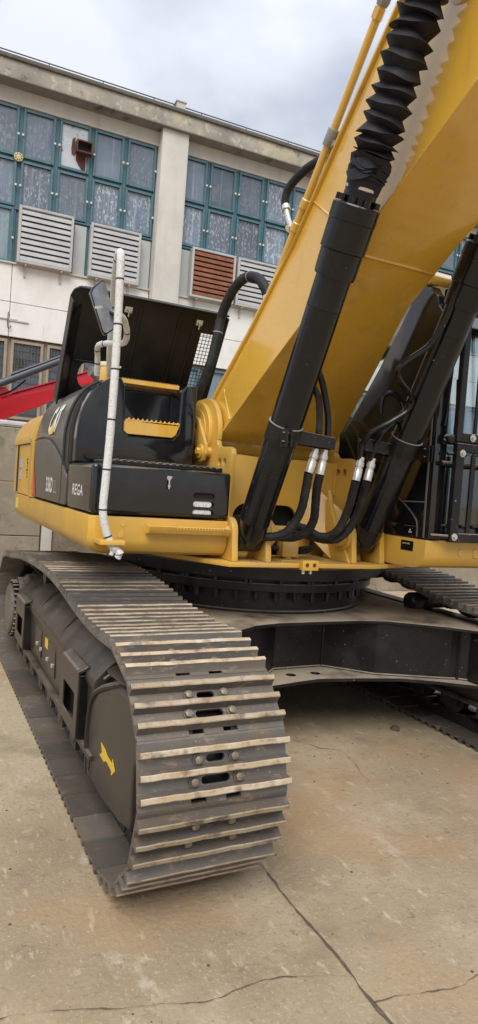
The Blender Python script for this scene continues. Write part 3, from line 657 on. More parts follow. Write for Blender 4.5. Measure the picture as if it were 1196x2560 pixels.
# ---- slewing ring
sl = MB(); sl.lathe((0,0,.781),(0,0,1),[(0,.60),(0,.885),(.014,.885),(.016,.855),(.148,.855),(.149,.83)],72); 
sl.lathe((0,0,.928),(0,0,1),[(0,.80),(0,.945),(.004,.95),(.05,.95),(.054,.945),(.055,.80)],96)
sl.lathe((0,0,.983),(0,0,1),[(0,.91),(.029,.91)],72,caps=False)
sl.lathe((0,0,1.012),(0,0,1),[(0,.80),(0,1.012),(.005,1.018),(.075,1.018),(.08,1.012),(.10,1.0),(.10,.80)],96)
ring = sl.build('slewing_ring', BLKM, ex, angle=25)
bb = MB(); bb.cyl((0,0,0),(0,0,.058),.019,n=10); bb.lathe((0,0,-.006),(0,0,1),[(0,.014),(.006,.015)],6); bmesh_b = bb.mesh('ring_bolt', BLKM)
for k in range(44):
    q = 2*math.pi*k/44+.05; o = link('ring_bolt', bmesh_b, ring); o.location = (.902*math.cos(q), .902*math.sin(q), .870)
bb = MB(); bb.lathe((0,0,0),(0,0,1),[(0,.017),(.025,.017)],6); bmesh_c = bb.mesh('ring_nut', BLKM)
for k in range(44):
    q = 2*math.pi*(k+.4*(k%3))/44; o = link('ring_nut', bmesh_c, ring); o.location = (.962*math.cos(q), .962*math.sin(q), .984)
t_ = MB(); t_.tube([(1.005*math.cos(R(a)),1.005*math.sin(R(a)),1.108) for a in range(180,361,4)], .004, 6, 1); t_.build('grease_line', GREYM, ex)

# ---- revolving frame: base plate, boom brackets, cylinder ears
m_ = MB(); m_.prism([(-.70,-1.175),(.30,-1.195),(.62,-1.10),(1.2,-.3),(1.2,2.4),(-1.2,2.4),(-1.2,-.55),(-1.02,-.60)], 'Z', 1.122, 1.150); m_.build('base_plate', YELD, ex, bevel=.004)
def arc_pts(cy, cz, r, a0, a1, n=12): return [(cy+r*math.cos(R(a0+(a1-a0)*k/n)), cz+r*math.sin(R(a0+(a1-a0)*k/n))) for k in range(n+1)]
for s_ in (-1,1):
    xo = BX+s_*.462; xi = BX+s_*.43
    prof = [(.62,1.151),(-1.02,1.151),(-1.0,1.22),(-.93,1.30),(-.86,1.42)]+[(-.865,1.55),(-.885,1.64)]+arc_pts(-.845,1.775,.042,-20,70,5)[0:0]
    prof += [(-.90,1.70),(-.905,1.77),(-.89,1.80),(-.86,1.813),(-.72,1.815),(-.68,1.83),(-.665,1.86)]
    prof += arc_pts(-.44,1.905,.235,190,90,12)+[(-.1,2.13),(.2,2.02),(.5,1.7)]
    br = MB(); br.holed(prof, [circ(-.80,1.72,.024,10), circ(-.725,1.72,.024,10)], 'X', xo, xi); bk = br.build('boom_bracket', YELD, ex, bevel=.006)
    bo = MB(); bo.prism([(p[0],p[1]) for p in arc_pts(-.38,1.90,.215,0,360,32)[:-1]], 'X', xo+s_*.0005, xo+s_*.028)
    bo.prism(arc_pts(-.38,1.90,.17,0,360,32)[:-1], 'X', xo+s_*.0285, xo+s_*.036); bo.build('pivot_boss', YELD, bk, bevel=.006)
    lk = MB(); lp = [(-.302,1.93),(-.315,1.99),(-.36,2.015),(-.41,2.0),(-.435,1.97),(-.555,1.83),(-.56,1.77),(-.53,1.725),(-.48,1.715),(-.435,1.75)]
    lp = [(y-.06,z) for y, z in lp]; lk.holed(lp, [circ(-.43,1.942,.022,10)], 'X', xo+s_*.037, xo+s_*.058); lk.build('pin_retainer', YELD, bk, bevel=.005)
    bt = MB(); bt.cyl((xo+s_*.0005,-.56,1.785),(xo+s_*.0368,-.56,1.785),.035); bt.lathe((xo+s_*.0582,-.55,1.785),(s_,0,0),[(0,.046),(.012,.046),(.013,.03)],18); bt.lathe((xo+s_*.0715,-.55,1.785),(s_,0,0),[(0,.022),(.018,.022)],6); bt.build('retainer_bolt', YEL, bk)
    # cylinder foot ears, pin and fillet gussets
    for e in (-1,1):
        ec = BX+s_*.412+e*.108
        ea = MB(); ea.prism([(-1.165,1.151),(-.90,1.151),(-.95,1.20),(-.965,1.30)]+arc_pts(-1.06,1.315,.085,10,172,8)+[(-1.150,1.26),(-1.160,1.20)], 'X', ec-.019, ec+.019); ea.build('cylinder_ear', YELD, ex, bevel=.006)
    pn = MB(); pc = BX+s_*.412
    pn.cyl((pc-s_*.185,-1.06,1.31),(pc+s_*.15,-1.06,1.31),.045); pn.lathe((pc-s_*.128,-1.06,1.31),(-s_,0,0),[(0,.085),(.025,.085),(.028,.065),(.05,.062),(.052,.03)],24); pn.build('cylinder_pin', YELD, ex)
cp = MB()
cp.holed([(BX-.43,1.151),(BX-.43,1.775),(BX-.30,1.78),(BX+.02,1.765),(BX+.10,1.78),(BX+.429,1.78),(BX+.429,1.151)], [rrect(BX-.33,BX+.145,1.19,1.47,.09,6)], 'Y', -.70, -.67)
cp.build('cross_plate', YELD, ex, bevel=.004)
cp = MB(); ga = [(.075,-.705,1.60),(.15,-.745,1.585),(.285,-.90,1.43),(.285,-.955,1.155),(.125,-.955,1.155),(.0,-.72,1.36)]
cp.loft([[(x,y,z) for x,y,z in ga],[(x+.01,y+.022,z-.005) for x,y,z in ga]]); cp.build('gusset', YELD, ex, bevel=.003, seg=1)
cp = MB(); cp.prism([(-.862,1.151),(-1.15,1.151),(-1.10,1.22),(-.98,1.36),(-.90,1.50),(-.862,1.60)], 'X', BX+.27, BX+.30); cp.build('gusset', YELD, ex, bevel=.006)
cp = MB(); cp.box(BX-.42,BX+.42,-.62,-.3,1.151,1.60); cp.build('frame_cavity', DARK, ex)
cp = MB(); cp.tube([(BX+.425,-.705,1.56),(BX+.425,-.705,1.78)], .010, 6, 1); cp.build('weld_bead', YELD, ex)
k_ = MB(); k_.box(-.245,-.135,-1.225,-1.185,1.112,1.172); kb = k_.build('stop_block', YELD, ex, bevel=.004)
for xx in (-.215,-.165): 
    q_ = MB(); q_.lathe((xx,-1.2255,1.145),(0,-1,0),[(0,.012),(.002,.012)],10,0); q_.build('bolt_hole', mat('rusty_hole',(.10,.035,.02),.8), kb); q_ = MB(); q_.cyl((xx-.01,-1.20,1.09),(xx-.01,-1.20,1.111),.010,n=8); q_.build('bolt_end', CHRM, kb)
# hydraulics in the frame well
hv = MB(); hv.tube([(BX-.30,-1.0,1.335),(BX-.12,-1.0,1.335),(BX+.06,-1.0,1.33)], .022, 8, 1); hv.box(BX-.14,BX-.03,-1.04,-.96,1.17,1.27); hv.cyl((BX-.085,-1.0,1.151),(BX-.085,-1.0,1.17),.03); hv.build('manifold_pipe', YELD, ex, bevel=.004)
hv = MB(); hv.cyl((BX-.06,-.622,1.425),(BX-.06,-.632,1.425),.042,n=20); hv.cyl((BX-.06,-.633,1.425),(BX-.06,-.637,1.425),.010,mi=1); hv.build('swivel_gauge', [BLKM, CREAM], ex)
hv = MB()
hr_ = random.Random(8)
for k in range(4): hv.tube([(BX-.28+k*.03,-.9,1.2+.02*k),(BX-.1+hr_.uniform(-.08,.08),-.95+hr_.uniform(-.03,.03),1.18+.04*k*hr_.random()),(BX+.10,-.92+hr_.uniform(-.03,.03),1.19+.05*k*hr_.random()),(BX+.17,-.88,1.22)], .015, 8)
hv.build('well_hoses', RUBB, ex)
cp = MB(); cp.prism([(BX-.18,-1.10),(BX+.02,-1.12),(BX+.10,-1.0),(BX-.10,-.90),(BX-.24,-.95)], 'Z', 1.151, 1.158); cp.build('cover_plate', YELD, ex)

# ---- right-hand deck (camera side): yellow sill round the black body
def deck(x0, x1, yf, yr, name, flip=False, zt=1.372):
    d = MB(); rings = []
    for z, i in ((zt,.004),(zt-.004,0),(1.245,0),(1.215,.008),(1.185,.03),(1.168,.07),(1.162,.12)):
        if not flip: P = [(x0+i+.03,yf+i),(x1,yf+i),(x1,yr-i),(x0+.45+i,yr-i),(x0+.10+i*.7,yr-.28-i),(x0+i,yr-.55-i),(x0+i,yf+i+.03)]
        else: P = [(x0,yf+i),(x1-i-.03,yf+i),(x1-i,yf+i+.03),(x1-i,yr-.55),(x1-.45,yr-i),(x0,yr-i)]
        rings.append([(p[0],p[1],z) for p in P])
    d.loft(rings); return d.build(name, YELD, ex, bevel=.004, angle=28)
dk = deck(-1.48, -.685, -1.09, 2.25, 'side_deck')
cdk = deck(.42, 1.48, -1.50, 2.25, 'cab_deck', True, 1.338)
sp = MB(); sp.prism([(-1.165,1.335),(-1.085,1.335),(-1.085,1.285),(-1.15,1.295)], 'X', -1.175, -.70)
for k in range(16): sp.box(-1.02+k*.018, -1.012+k*.018, -1.168, -1.163, 1.318, 1.334)
sp.build('deck_step', YEL, dk, bevel=.003, seg=1)
sp = MB(); sp.box(-1.455,-1.325,-1.235,-1.085,1.233,1.258); sp.build('rail_bracket', YEL, dk, bevel=.004)
for (x, z) in ((-1.30,1.335),(-1.31,1.275),(-1.40,1.285)):
    q_ = MB(); q_.lathe((x,-1.0895,z),(0,-1,0),[(0,.016),(.003,.015)],14); q_.build('plug', YEL, dk)
q_ = MB(); q_.box(-1.484,-1.4805,1.50,1.62,1.25,1.34); q_.build('reflector', mat('reflector',(.75,.62,.10),.3), dk)
for (x, r_) in ((.70,.024),(.83,.033)):
    q_ = MB(); q_.lathe((x,-1.5005,1.27),(0,-1,0),[(0,r_),(.004,r_-.002)],20); q_.build('plug', YELD, cdk)
q_ = MB(); q_.box(.4165,.4195,-1.395,-1.285,1.262,1.322); stk = q_.build('plate_sticker', BLKG, cdk)
q_ = MB()
for k, (y, w) in enumerate(((-1.30,.018),(-1.324,.012),(-1.342,.024))): q_.box(.4157,.4162,y-w,y,1.300,1.308)
q_.build_each('sticker_marks', PALE, stk)

# ---- storage box with lamp
bx = MB(); bx.box(-1.48,-.675,-1.082,-.47,1.382,1.648); sbox = bx.build('storage_box', BLKG, ex, bevel=.03, seg=4)
slots = [capsule(-.847,z,.066,.0165) for z in (1.510,1.462,1.414)]
fd = MB(); fd.holed(rrect(-1.435,-.70,1.405,1.63,.02,3), slots, 'Y', -1.096, -1.0825); fd.build('box_door', BLKG, sbox, bevel=0)
lp = MB()
for i, z in enumerate((1.462,1.414)): lp.prism(capsule(-.853,z,.056,.0155), 'Y', -1.0925, -1.0832)
lp.build('lamp', LENS, sbox)
q_ = MB(); q_.prism(capsule(-.847,1.510,.064,.0155), 'Y', -1.0845, -1.0832); q_.build('lamp_slot', DARK, sbox)
ke = MB(); ke.lathe((-1.064,-1.097,1.594),(0,-1,0),[(0,.013),(.012,.012)],14); ke.box(-1.067,-1.060,-1.112,-1.108,1.535,1.592); ke.box(-1.078,-1.05,-1.114,-1.108,1.596,1.604); ke.lathe((-1.064,-1.11,1.552),(0,-1,0),[(0,.008),(.003,.008)],10); ke.build('lock_and_key', CHRM, sbox)
lettering('maker_lettering', 'REGA', lambda u_,v_: (-1.4815,-.635-u_*.265,1.462+v_*.064-u_*.0), WHITE, sbox, bold=.012, shear=.12)
tr_ = MB(); tr_.box(-1.36,-.70,-1.0,-.60,1.649,1.672)
for k in range(16): tr_.box(-1.34+k*.041,-1.318+k*.041,-1.005,-.95,1.6725,1.678)
tr_.build('tread_strip', BLKM, sbox, bevel=.003, seg=1)

# ---- black body: curved section
SEC = [(-1.48,1.40),(-1.48,1.80),(-1.474,1.87),(-1.460,1.94),(-1.437,2.01),(-1.405,2.07),(-1.36,2.125),(-1.30,2.165),(-1.22,2.185),(-1.15,2.19)]
def side_x(z):
    for (xa, za), (xb, zb) in zip(SEC[:-1], SEC[1:]):
        if za <= z <= zb: return xa+(xb-xa)*(z-za)/(zb-za)
    return SEC[-1][0]
ft = MB()
SECF = [(-1.455,1.652),(-1.455,1.80),(-1.45,1.87),(-1.437,1.94),(-1.415,2.01),(-1.385,2.07),(-1.345,2.125),(-1.29,2.165),(-1.22,2.188)]
ft.prism(SECF+[(-1.205,2.188),(-1.17,2.14),(-1.165,1.90),(-1.13,1.845),(-.85,1.845),(-.815,1.89),(-.81,2.15),(-.775,2.19),(-.70,2.20),(-.70,1.652)], 'Y', -.53, -.33)
ft.prism(SECF+[(-1.205,2.188),(-1.19,2.15),(-.79,2.15),(-.775,2.19),(-.70,2.20),(-.70,1.652)], 'Y', -.332, -.10)
body = ft.build('tank_cover', BLKG, ex, bevel=.018, seg=3)
st = MB(); st.prism([(-1.172,1.925),(-1.172,1.865),(-1.15,1.848),(-.86,1.85),(-.835,1.87),(-.812,1.935),(-.815,1.945)], 'Y', -.55, -.34)
n = 12
for k in range(n):
    x = -1.16+k*.029; st.prism([(x,1.93),(x+.029,1.932),(x+.0145,1.952)], 'Y', -.552, -.545)
st.box(-1.165,-.82,-.55,-.34,1.924,1.938); st.build('step', YEL, body, bevel=.003, seg=1)
st = MB(); st.box(-1.185,-.80,-.46,-.22,2.166,2.194)
for k in range(20): st.box(-1.18+k*.019,-1.172+k*.019,-.464,-.455,2.1945,2.198)
st.build('top_step', YEL, body, bevel=.004, seg=1)
fc = MB(); fc.cyl((-1.25,-.31,2.17),(-1.25,-.31,2.27),.034,n=20,mi=0); fc.cyl((-1.25,-.31,2.271),(-1.25,-.31,2.30),.038,n=20,mi=1); fc.box(-1.25,-1.15,-.318,-.303,2.275,2.287,1); fc.build('filler_cap', [YEL, CREAM], body, bevel=.003)
# charcoal side panel
sp_ = MB(); sp_.prism(SEC+[(-.70,2.192),(-.70,1.40)], 'Y', -.325, .76); sp_.v = [tuple(v) for v in sp_.v]
panel = sp_.build('side_panel', GRYP, ex, bevel=.012, seg=3)
lw = MB(); lw.prism([(-.46,1.39),(-.46,1.55),(-.45,1.575),(-.28,1.665),(-.05,1.75),(.15,1.795),(.35,1.812),(.60,1.812),(.745,1.80),(.745,1.39)], 'X', -1.489, -1.47); door = lw.build('panel_door', GRYP, panel, bevel=.008, seg=3)
ar = MB(); ar.tube([(-1.484,-.455,1.60),(-1.485,-.28,1.678),(-1.485,-.05,1.762),(-1.485,.15,1.806),(-1.485,.35,1.823),(-1.485,.62,1.823),(-1.485,.75,1.81)], .0035, 6); ar.build('panel_seam', BAND, panel)
ar = MB(); ar.tube([(x-.004,-.334,z) for x, z in SEC], .008, 6, 2); ar.build('panel_gasket', BAND, panel)
zz0, zz1 = 1.845, 2.035
def catmap(u_, v_):
    z = zz0+(zz1-zz0)*v_; y = .285-.30*u_-.05*v_; return (side_x(z)-.006, y, z)
logo = lettering('logo_lettering', 'CAT', catmap, WHITE, panel, bold=.035)
tri = MB(); tv = [catmap(.24,-.04), catmap(.74,-.04), catmap(.50,.52)]; tri.add([(p[0]-.003,p[1],p[2]) for p in tv], [(0,1,2)]); tri.build('logo_triangle', YDEC, panel, smooth=False)
lettering('model_lettering', '336D', lambda u_,v_: (-1.4905,.165-u_*.235,1.445+v_*.105), WHITE, panel, bold=.02)
lettering('model_suffix', '2L', lambda u_,v_: (-1.4905,-.10-u_*.11,1.448+v_*.085), PALE, panel, bold=-.012)
q_ = MB(); q_.add([(-1.4905,.744,1.40),(-1.4905,.66,1.40),(-1.4905,.70,1.52),(-1.4905,.744,1.70)], [(0,1,2,3)]); q_.build('stripe', ORNG, panel, smooth=False)
q_ = MB(); q_.add([(-1.4908,.66,1.40),(-1.4908,.585,1.40),(-1.4908,.62,1.50),(-1.4908,.70,1.62),(-1.4908,.744,1.72),(-1.4908,.70,1.52)], [(0,1,2,3,5),(5,3,4)]); q_.build('stripe', REDS, panel, smooth=False)
# black gap filler and counterweight
gp = MB(); gp.prism([(x+.03,z-.02) for x, z in SEC]+[(-.7,2.17),(-.7,1.38)], 'Y', .75, .90); gp.build('body_gap', DARK, ex)
def cwring(z, i, front=.84, sx=0):
    pts = [(-1.48+i,front)]
    for k in range(13):
        q = R(90*k/12); pts.append((-1.48+i+(1.48-i)*(1-math.cos(q))**1.0*1.0 if False else -(1.48-i)*math.cos(q)**.75, 1.72+(1.45-i)*math.sin(q)))
    for k in range(11,-1,-1):
        q = R(90*k/12); pts.append(((1.48-i)*math.cos(q)**.75, 1.72+(1.45-i)*math.sin(q)))
    pts.append((1.48-i,front)); return [(x,y,z) for x, y in pts]
cw = MB(); cw.loft([cwring(1.376,.01),cwring(1.385,0),cwring(1.795,0),cwring(1.80,-.012),cwring(1.83,-.014),cwring(1.88,-.005),cwring(1.94,.02),cwring(2.0,.06),cwring(2.05,.12),cwring(2.085,.20),cwring(2.10,.30)])
cwo = cw.build('counterweight', YELD, ex, angle=25)
def rim(i, ya, yb):
    b = MB(); b.prism([(-1.492+i,1.376),(-1.492+i,1.80),(-1.505,1.83),(-1.495,1.88),(-1.47,1.945),(-1.43,2.005),(-1.37,2.06),(-1.29,2.095),(-1.18,2.115),(-1.18,2.08),(-1.30,2.06),(-1.40,1.98),(-1.44,1.90),(-1.45,1.80),(-1.45,1.376)], 'Y', ya, yb); return b
rim(0,.83,.93).build('counterweight_rim', YELD, cwo, bevel=.006); 
rm = MB(); rm.tube([(-1.485,1.60,1.39),(-1.485,1.60,1.80)], .009, 6, 1); rm.tube([(-1.485,1.0,1.797),(-1.485,1.6,1.797)], .006, 6, 1); rm.build('counterweight_seam', BAND, cwo)
for (ya, yb, z0, z1) in ((1.50,1.34,1.60,1.68),(1.52,1.36,1.50,1.575)):
    q_ = MB(); q_.box(-1.4835,-1.4805,yb,ya,z0,z1); q_.build('sticker', PALE, cwo)
q_ = MB()
for k in range(6): q_.box(-1.4835,-1.4805,1.07+.01*(k%2),1.09+.02*(k%3),1.52+k*.028,1.537+k*.028)
q_.build('stencil_marks', DKIN, cwo)

# ---- engine bay and open hood
eb = MB(); eb.box(-1.30,1.3,.2,1.6,1.5,2.02); eb.build('engine_block', DARK, ex)
mf = MB(); mf.tube([(-1.08,.32,2.0),(-1.10,.32,2.16),(-1.135,.30,2.27),(-1.19,.27,2.315),(-1.215,.26,2.32)], .036, 12); mf.build('exhaust_stack', GREYM, ex)
HY0, HZ0, HDY, HDZ = .50, 2.13, -.42, .725; HL = math.hypot(HDY, HDZ)
dv = Vector((0,HDY/HL,HDZ/HL)); nv = Vector((0,-dv.z,dv.y))   # nv: towards the camera / down
HM = Matrix(((1,0,0,0),(0,dv.y,-nv.y,HY0),(0,dv.z,-nv.z,HZ0),(0,0,0,1)))  # local x = X, y = up the panel, z = away from the camera
hd = MB(); hd.T = HM
x0, x1 = -1.415, -.25
outl = [(x0,0),(x1,0),(x1,HL-.02),(x1-.02,HL)]+[(x0+.10,HL),(x0+.055,HL-.008),(x0+.02,HL-.035),(x0+.004,HL-.08)]
ov = [( -1.205+.068*math.cos(2*math.pi*k/16), .205+.105*math.sin(2*math.pi*k/16)) for k in range(16)]
mesh_hole = [(-.425,.10),(-.29,.10),(-.29,.66),(-.425,.66)]
hd.holed(outl, [ov, mesh_hole], 'Z', 0, .014)
hd.box(x0,x0+.012,.0,HL-.08,-.12,-.0005); hd.box(x0+.06,x1,HL-.013,HL,-.035,-.0005); hd.box(x1-.012,x1,0,HL-.02,-.05,-.0005)
hd.add([(x0+.012,.03,-.12),(x0+.09,.03,-.0005),(x0+.09,HL-.12,-.0005),(x0+.012,HL-.2,-.10)], [(0,1,2,3)])
for xx in (-.92,-.62,-.50): hd.box(xx,xx+.018,.05,HL-.06,-.012,-.0005)
hd.box(x0+.1,-1.0,.30,.318,-.010,-.0005)
hood = hd.build('engine_hood', BLKH, ex, bevel=.004, seg=1)
gm = MB(); gm.T = HM
for k in range(6): gm.box(-.425+k*.0265,-.421+k*.0265,.10,.66,.003,.007)
for k in range(21): gm.box(-.425,-.29,.10+k*.028,.104+k*.028,.0071,.011)
gm.build('mesh_grille', BAND, hood, smooth=False)
for (xx, yy) in ((-1.0,.735),(-.46,.735)):
    lt = MB(); lt.T = HM; lt.box(xx-.028,xx+.028,yy-.022,yy+.022,-.010,-.001); lt.box(xx-.004,xx+.008,yy-.045,yy+.005,-.03,-.011,1); lt.box(xx-.02,xx-.008,yy-.006,yy+.012,-.02,-.011,1); lt.build('hood_latch', [CREAM, BLKM], hood, bevel=.004, seg=1)
st = MB(); st.tube([(-.33,.36,2.17),(-.30,.28,2.38)], .012, 6, 1); st.build('gas_strut', BLKM, ex)

# ---- foam-wrapped handrail and mirror
hr = MB()
hp = [(-1.363,-1.2,1.200),(-1.395,-1.2,1.245),(-1.425,-1.2,1.32),(-1.442,-1.2,1.41),(-1.438,-1.2,1.561),(-1.431,-1.2,1.764),(-1.427,-1.2,2.007),(-1.427,-1.2,2.207),(-1.429,-1.2,2.446),(-1.433,-1.2,2.64),(-1.433,-1.19,2.695),(-1.43,-1.15,2.712),(-1.425,-1.10,2.695),(-1.40,-.98,2.62),(-1.352,-.80,2.48),(-1.303,-.60,2.32),(-1.257,-.45,2.20)]
hr.tube(hp, .0205, 14, 7, wob=.02); rail = hr.build('handrail', FOAM, ex)
PP = smooth_path(hp, 7)
for k in (10,21,30,38,46,53,60,84,96):
    if k < len(PP)-1:
        t = (PP[k+1]-PP[k]).normalized(); bd = MB(); bd.lathe(PP[k]-t*.004, t, [(0,.0215),(.008,.0215)], 12); bd.build('cable_tie', BAND, rail)
en = MB(); en.tube([(-1.368,-1.2,1.215),(-1.345,-1.21,1.19),(-1.352,-1.2,1.165)], lambda t: .024-.008*t, 10, 4, wob=.15); en.tube([(-1.375,-1.2,1.215),(-1.385,-1.2,1.18)], .012, 8, 2); en.build('loose_wrap', FOAM, rail)
mp_ = [(-1.427,-1.2,2.40),(-1.375,-1.13,2.385),(-1.341,-1.067,2.344),(-1.322,-.98,2.312),(-1.335,-.90,2.309),(-1.37,-.80,2.322),(-1.392,-.70,2.327),(-1.388,-.64,2.31),(-1.372,-.59,2.275),(-1.355,-.53,2.18)]
ma = MB(); ma.tube(mp_, .0165, 10, 6, wob=.04); arm = ma.build('mirror_arm', FOAM, ex)
PP = smooth_path(mp_, 6)
for k in (12,22,32,42,50):
    t = (PP[k+1]-PP[k]).normalized(); bd = MB(); bd.lathe(PP[k]-t*.004, t, [(0,.0175),(.008,.0175)], 12); bd.build('cable_tie', BAND, arm)
mo = [(-1.542,2.517),(-1.531,2.546),(-1.488,2.592),(-1.474,2.588),(-1.462,2.57),(-1.408,2.43),(-1.402,2.40),(-1.405,2.349),(-1.443,2.316),(-1.455,2.317),(-1.464,2.328)]
mi_ = MB(); mi_.prism(mo, 'Y', -1.05, -1.015); mirror = mi_.build('mirror', BLKG, ex, bevel=.006)
cxm = sum(p[0] for p in mo)/len(mo); czm = sum(p[1] for p in mo)/len(mo)
mg = MB(); mg.prism([(cxm+(p[0]-cxm)*.90, czm+(p[1]-czm)*.93) for p in mo], 'Y', -1.0525, -1.0505); mg.build('mirror_glass', MIRR, mirror)
lettering('mirror_lettering', 'REIO', lambda u_,v_: (-1.512+.038*u_-.003*v_,-1.0535,2.437+.014*v_+.010*u_), WHITE, mirror, bold=.01)
ms = MB(); ms.cyl((-1.44,-1.015,2.45),(-1.40,-1.12,2.405),.012,n=8); ms.build('mirror_stem', BLKM, mirror)

# ---- boom
ST = [(( -.34,1.77),(-.28,2.07),.405),((-.60,1.872),(-.52,2.13),.43),((-1.10,2.30),(-.80,2.52),.345),((-1.50,2.645),(-1.13,2.985),.265),((-1.85,2.885),(-1.36,3.235),.26),((-2.19,3.08),(-1.68,3.575),.26),((-2.483,3.245),(-1.965,3.86),.26),((-3.0,3.51),(-2.5,4.30),.26),((-3.7,3.80),(-3.3,4.78),.26),((-5.0,4.15),(-4.9,5.05),.26)]
bo = MB(); rings = []
for (ly, lz), (uy, uz), w in ST: rings.append([(BX-w,ly,lz),(BX+w,ly,lz),(BX+w,uy,uz),(BX-w,uy,uz)])
bo.loft(rings); boom = bo.build('boom', YEL, ex, bevel=.003, seg=1, angle=20)
def flange(iu, ov, th, nm):
    b = MB(); rr = []
    for j, s_ in enumerate(ST[1:]):
        p = Vector(s_[iu]); q = Vector(s_[1-iu]); d = (p-q).normalized(); w = s_[2]+ov
        a = p-d*.0; c = p+d*th
        rr.append([(BX-w,a.x,a.y),(BX+w,a.x,a.y),(BX+w,c.x,c.y),(BX-w,c.x,c.y)])
    b.loft(rr); return b.build(nm, YEL, boom, bevel=.003, seg=1, angle=20)
flange(1,.022,.018,'top_flange'); flange(0,.010,.014,'bottom_flange')
def lerp(a, b_, t): return a+(b_-a)*t
def on_boom(i, t, side, e=.0):  # point on station i (fraction), t from bottom to top edge, side -1/0/1
    j = int(i); f = i-j; A, B_ = ST[j], ST[min(j+1,len(ST)-1)]
    l = Vector(A[0]).lerp(Vector(B_[0]), f); u_ = Vector(A[1]).lerp(Vector(B_[1]), f); w = lerp(A[2],B_[2],f)+e
    p = l.lerp(u_, t); return Vector((BX+side*w, p.x, p.y))
ws = MB(); ws.tube([on_boom(3.75,t,-1) for t in (.0,.25,.5,.75,1.0)], .006, 6, 1); ws.tube([on_boom(3.75,t,1) for t in (.0,.5,1.0)], .006, 6, 1); ws.build('weld_seam', YEL, boom)
ws = MB(); ws.tube([on_boom(3.6,-.03,s_) for s_ in (-1,-.5,0,.5,1)], .010, 6, 1); ws.build('weld_seam', YEL, boom)
ws = MB(); ws.tube([Vector((0,0,0))+on_boom(1.25,t,-1) for t in (.05,.5,.85)], .007, 6, 1); ws.build('weld_seam', YEL, boom)
pb = MB()
for s_ in (-1,1): pb.lathe((BX+s_*.2605,-2.385,3.72),(s_,0,0),[(0,.118),(.006,.115),(.008,.10),(.02,.098),(.022,.09)],40)
pb.cyl((BX-.50,-2.412,3.775),(BX+.50,-2.412,3.775),.05); pb.build('pin_boss', YEL, boom)
tf = MB(); tf.cyl((BX-.40,-.38,1.90),(BX+.40,-.38,1.90),.20,n=32); tf.build('foot_tube', YEL, boom)
ft_ = MB()
for s_ in (-1,1): ft_.lathe((BX+s_*.36,-.38,1.90),(s_,0,0),[(0,.20),(.06,.19),(.068,.17)],32)
ft_.build('foot_boss', YEL, boom)

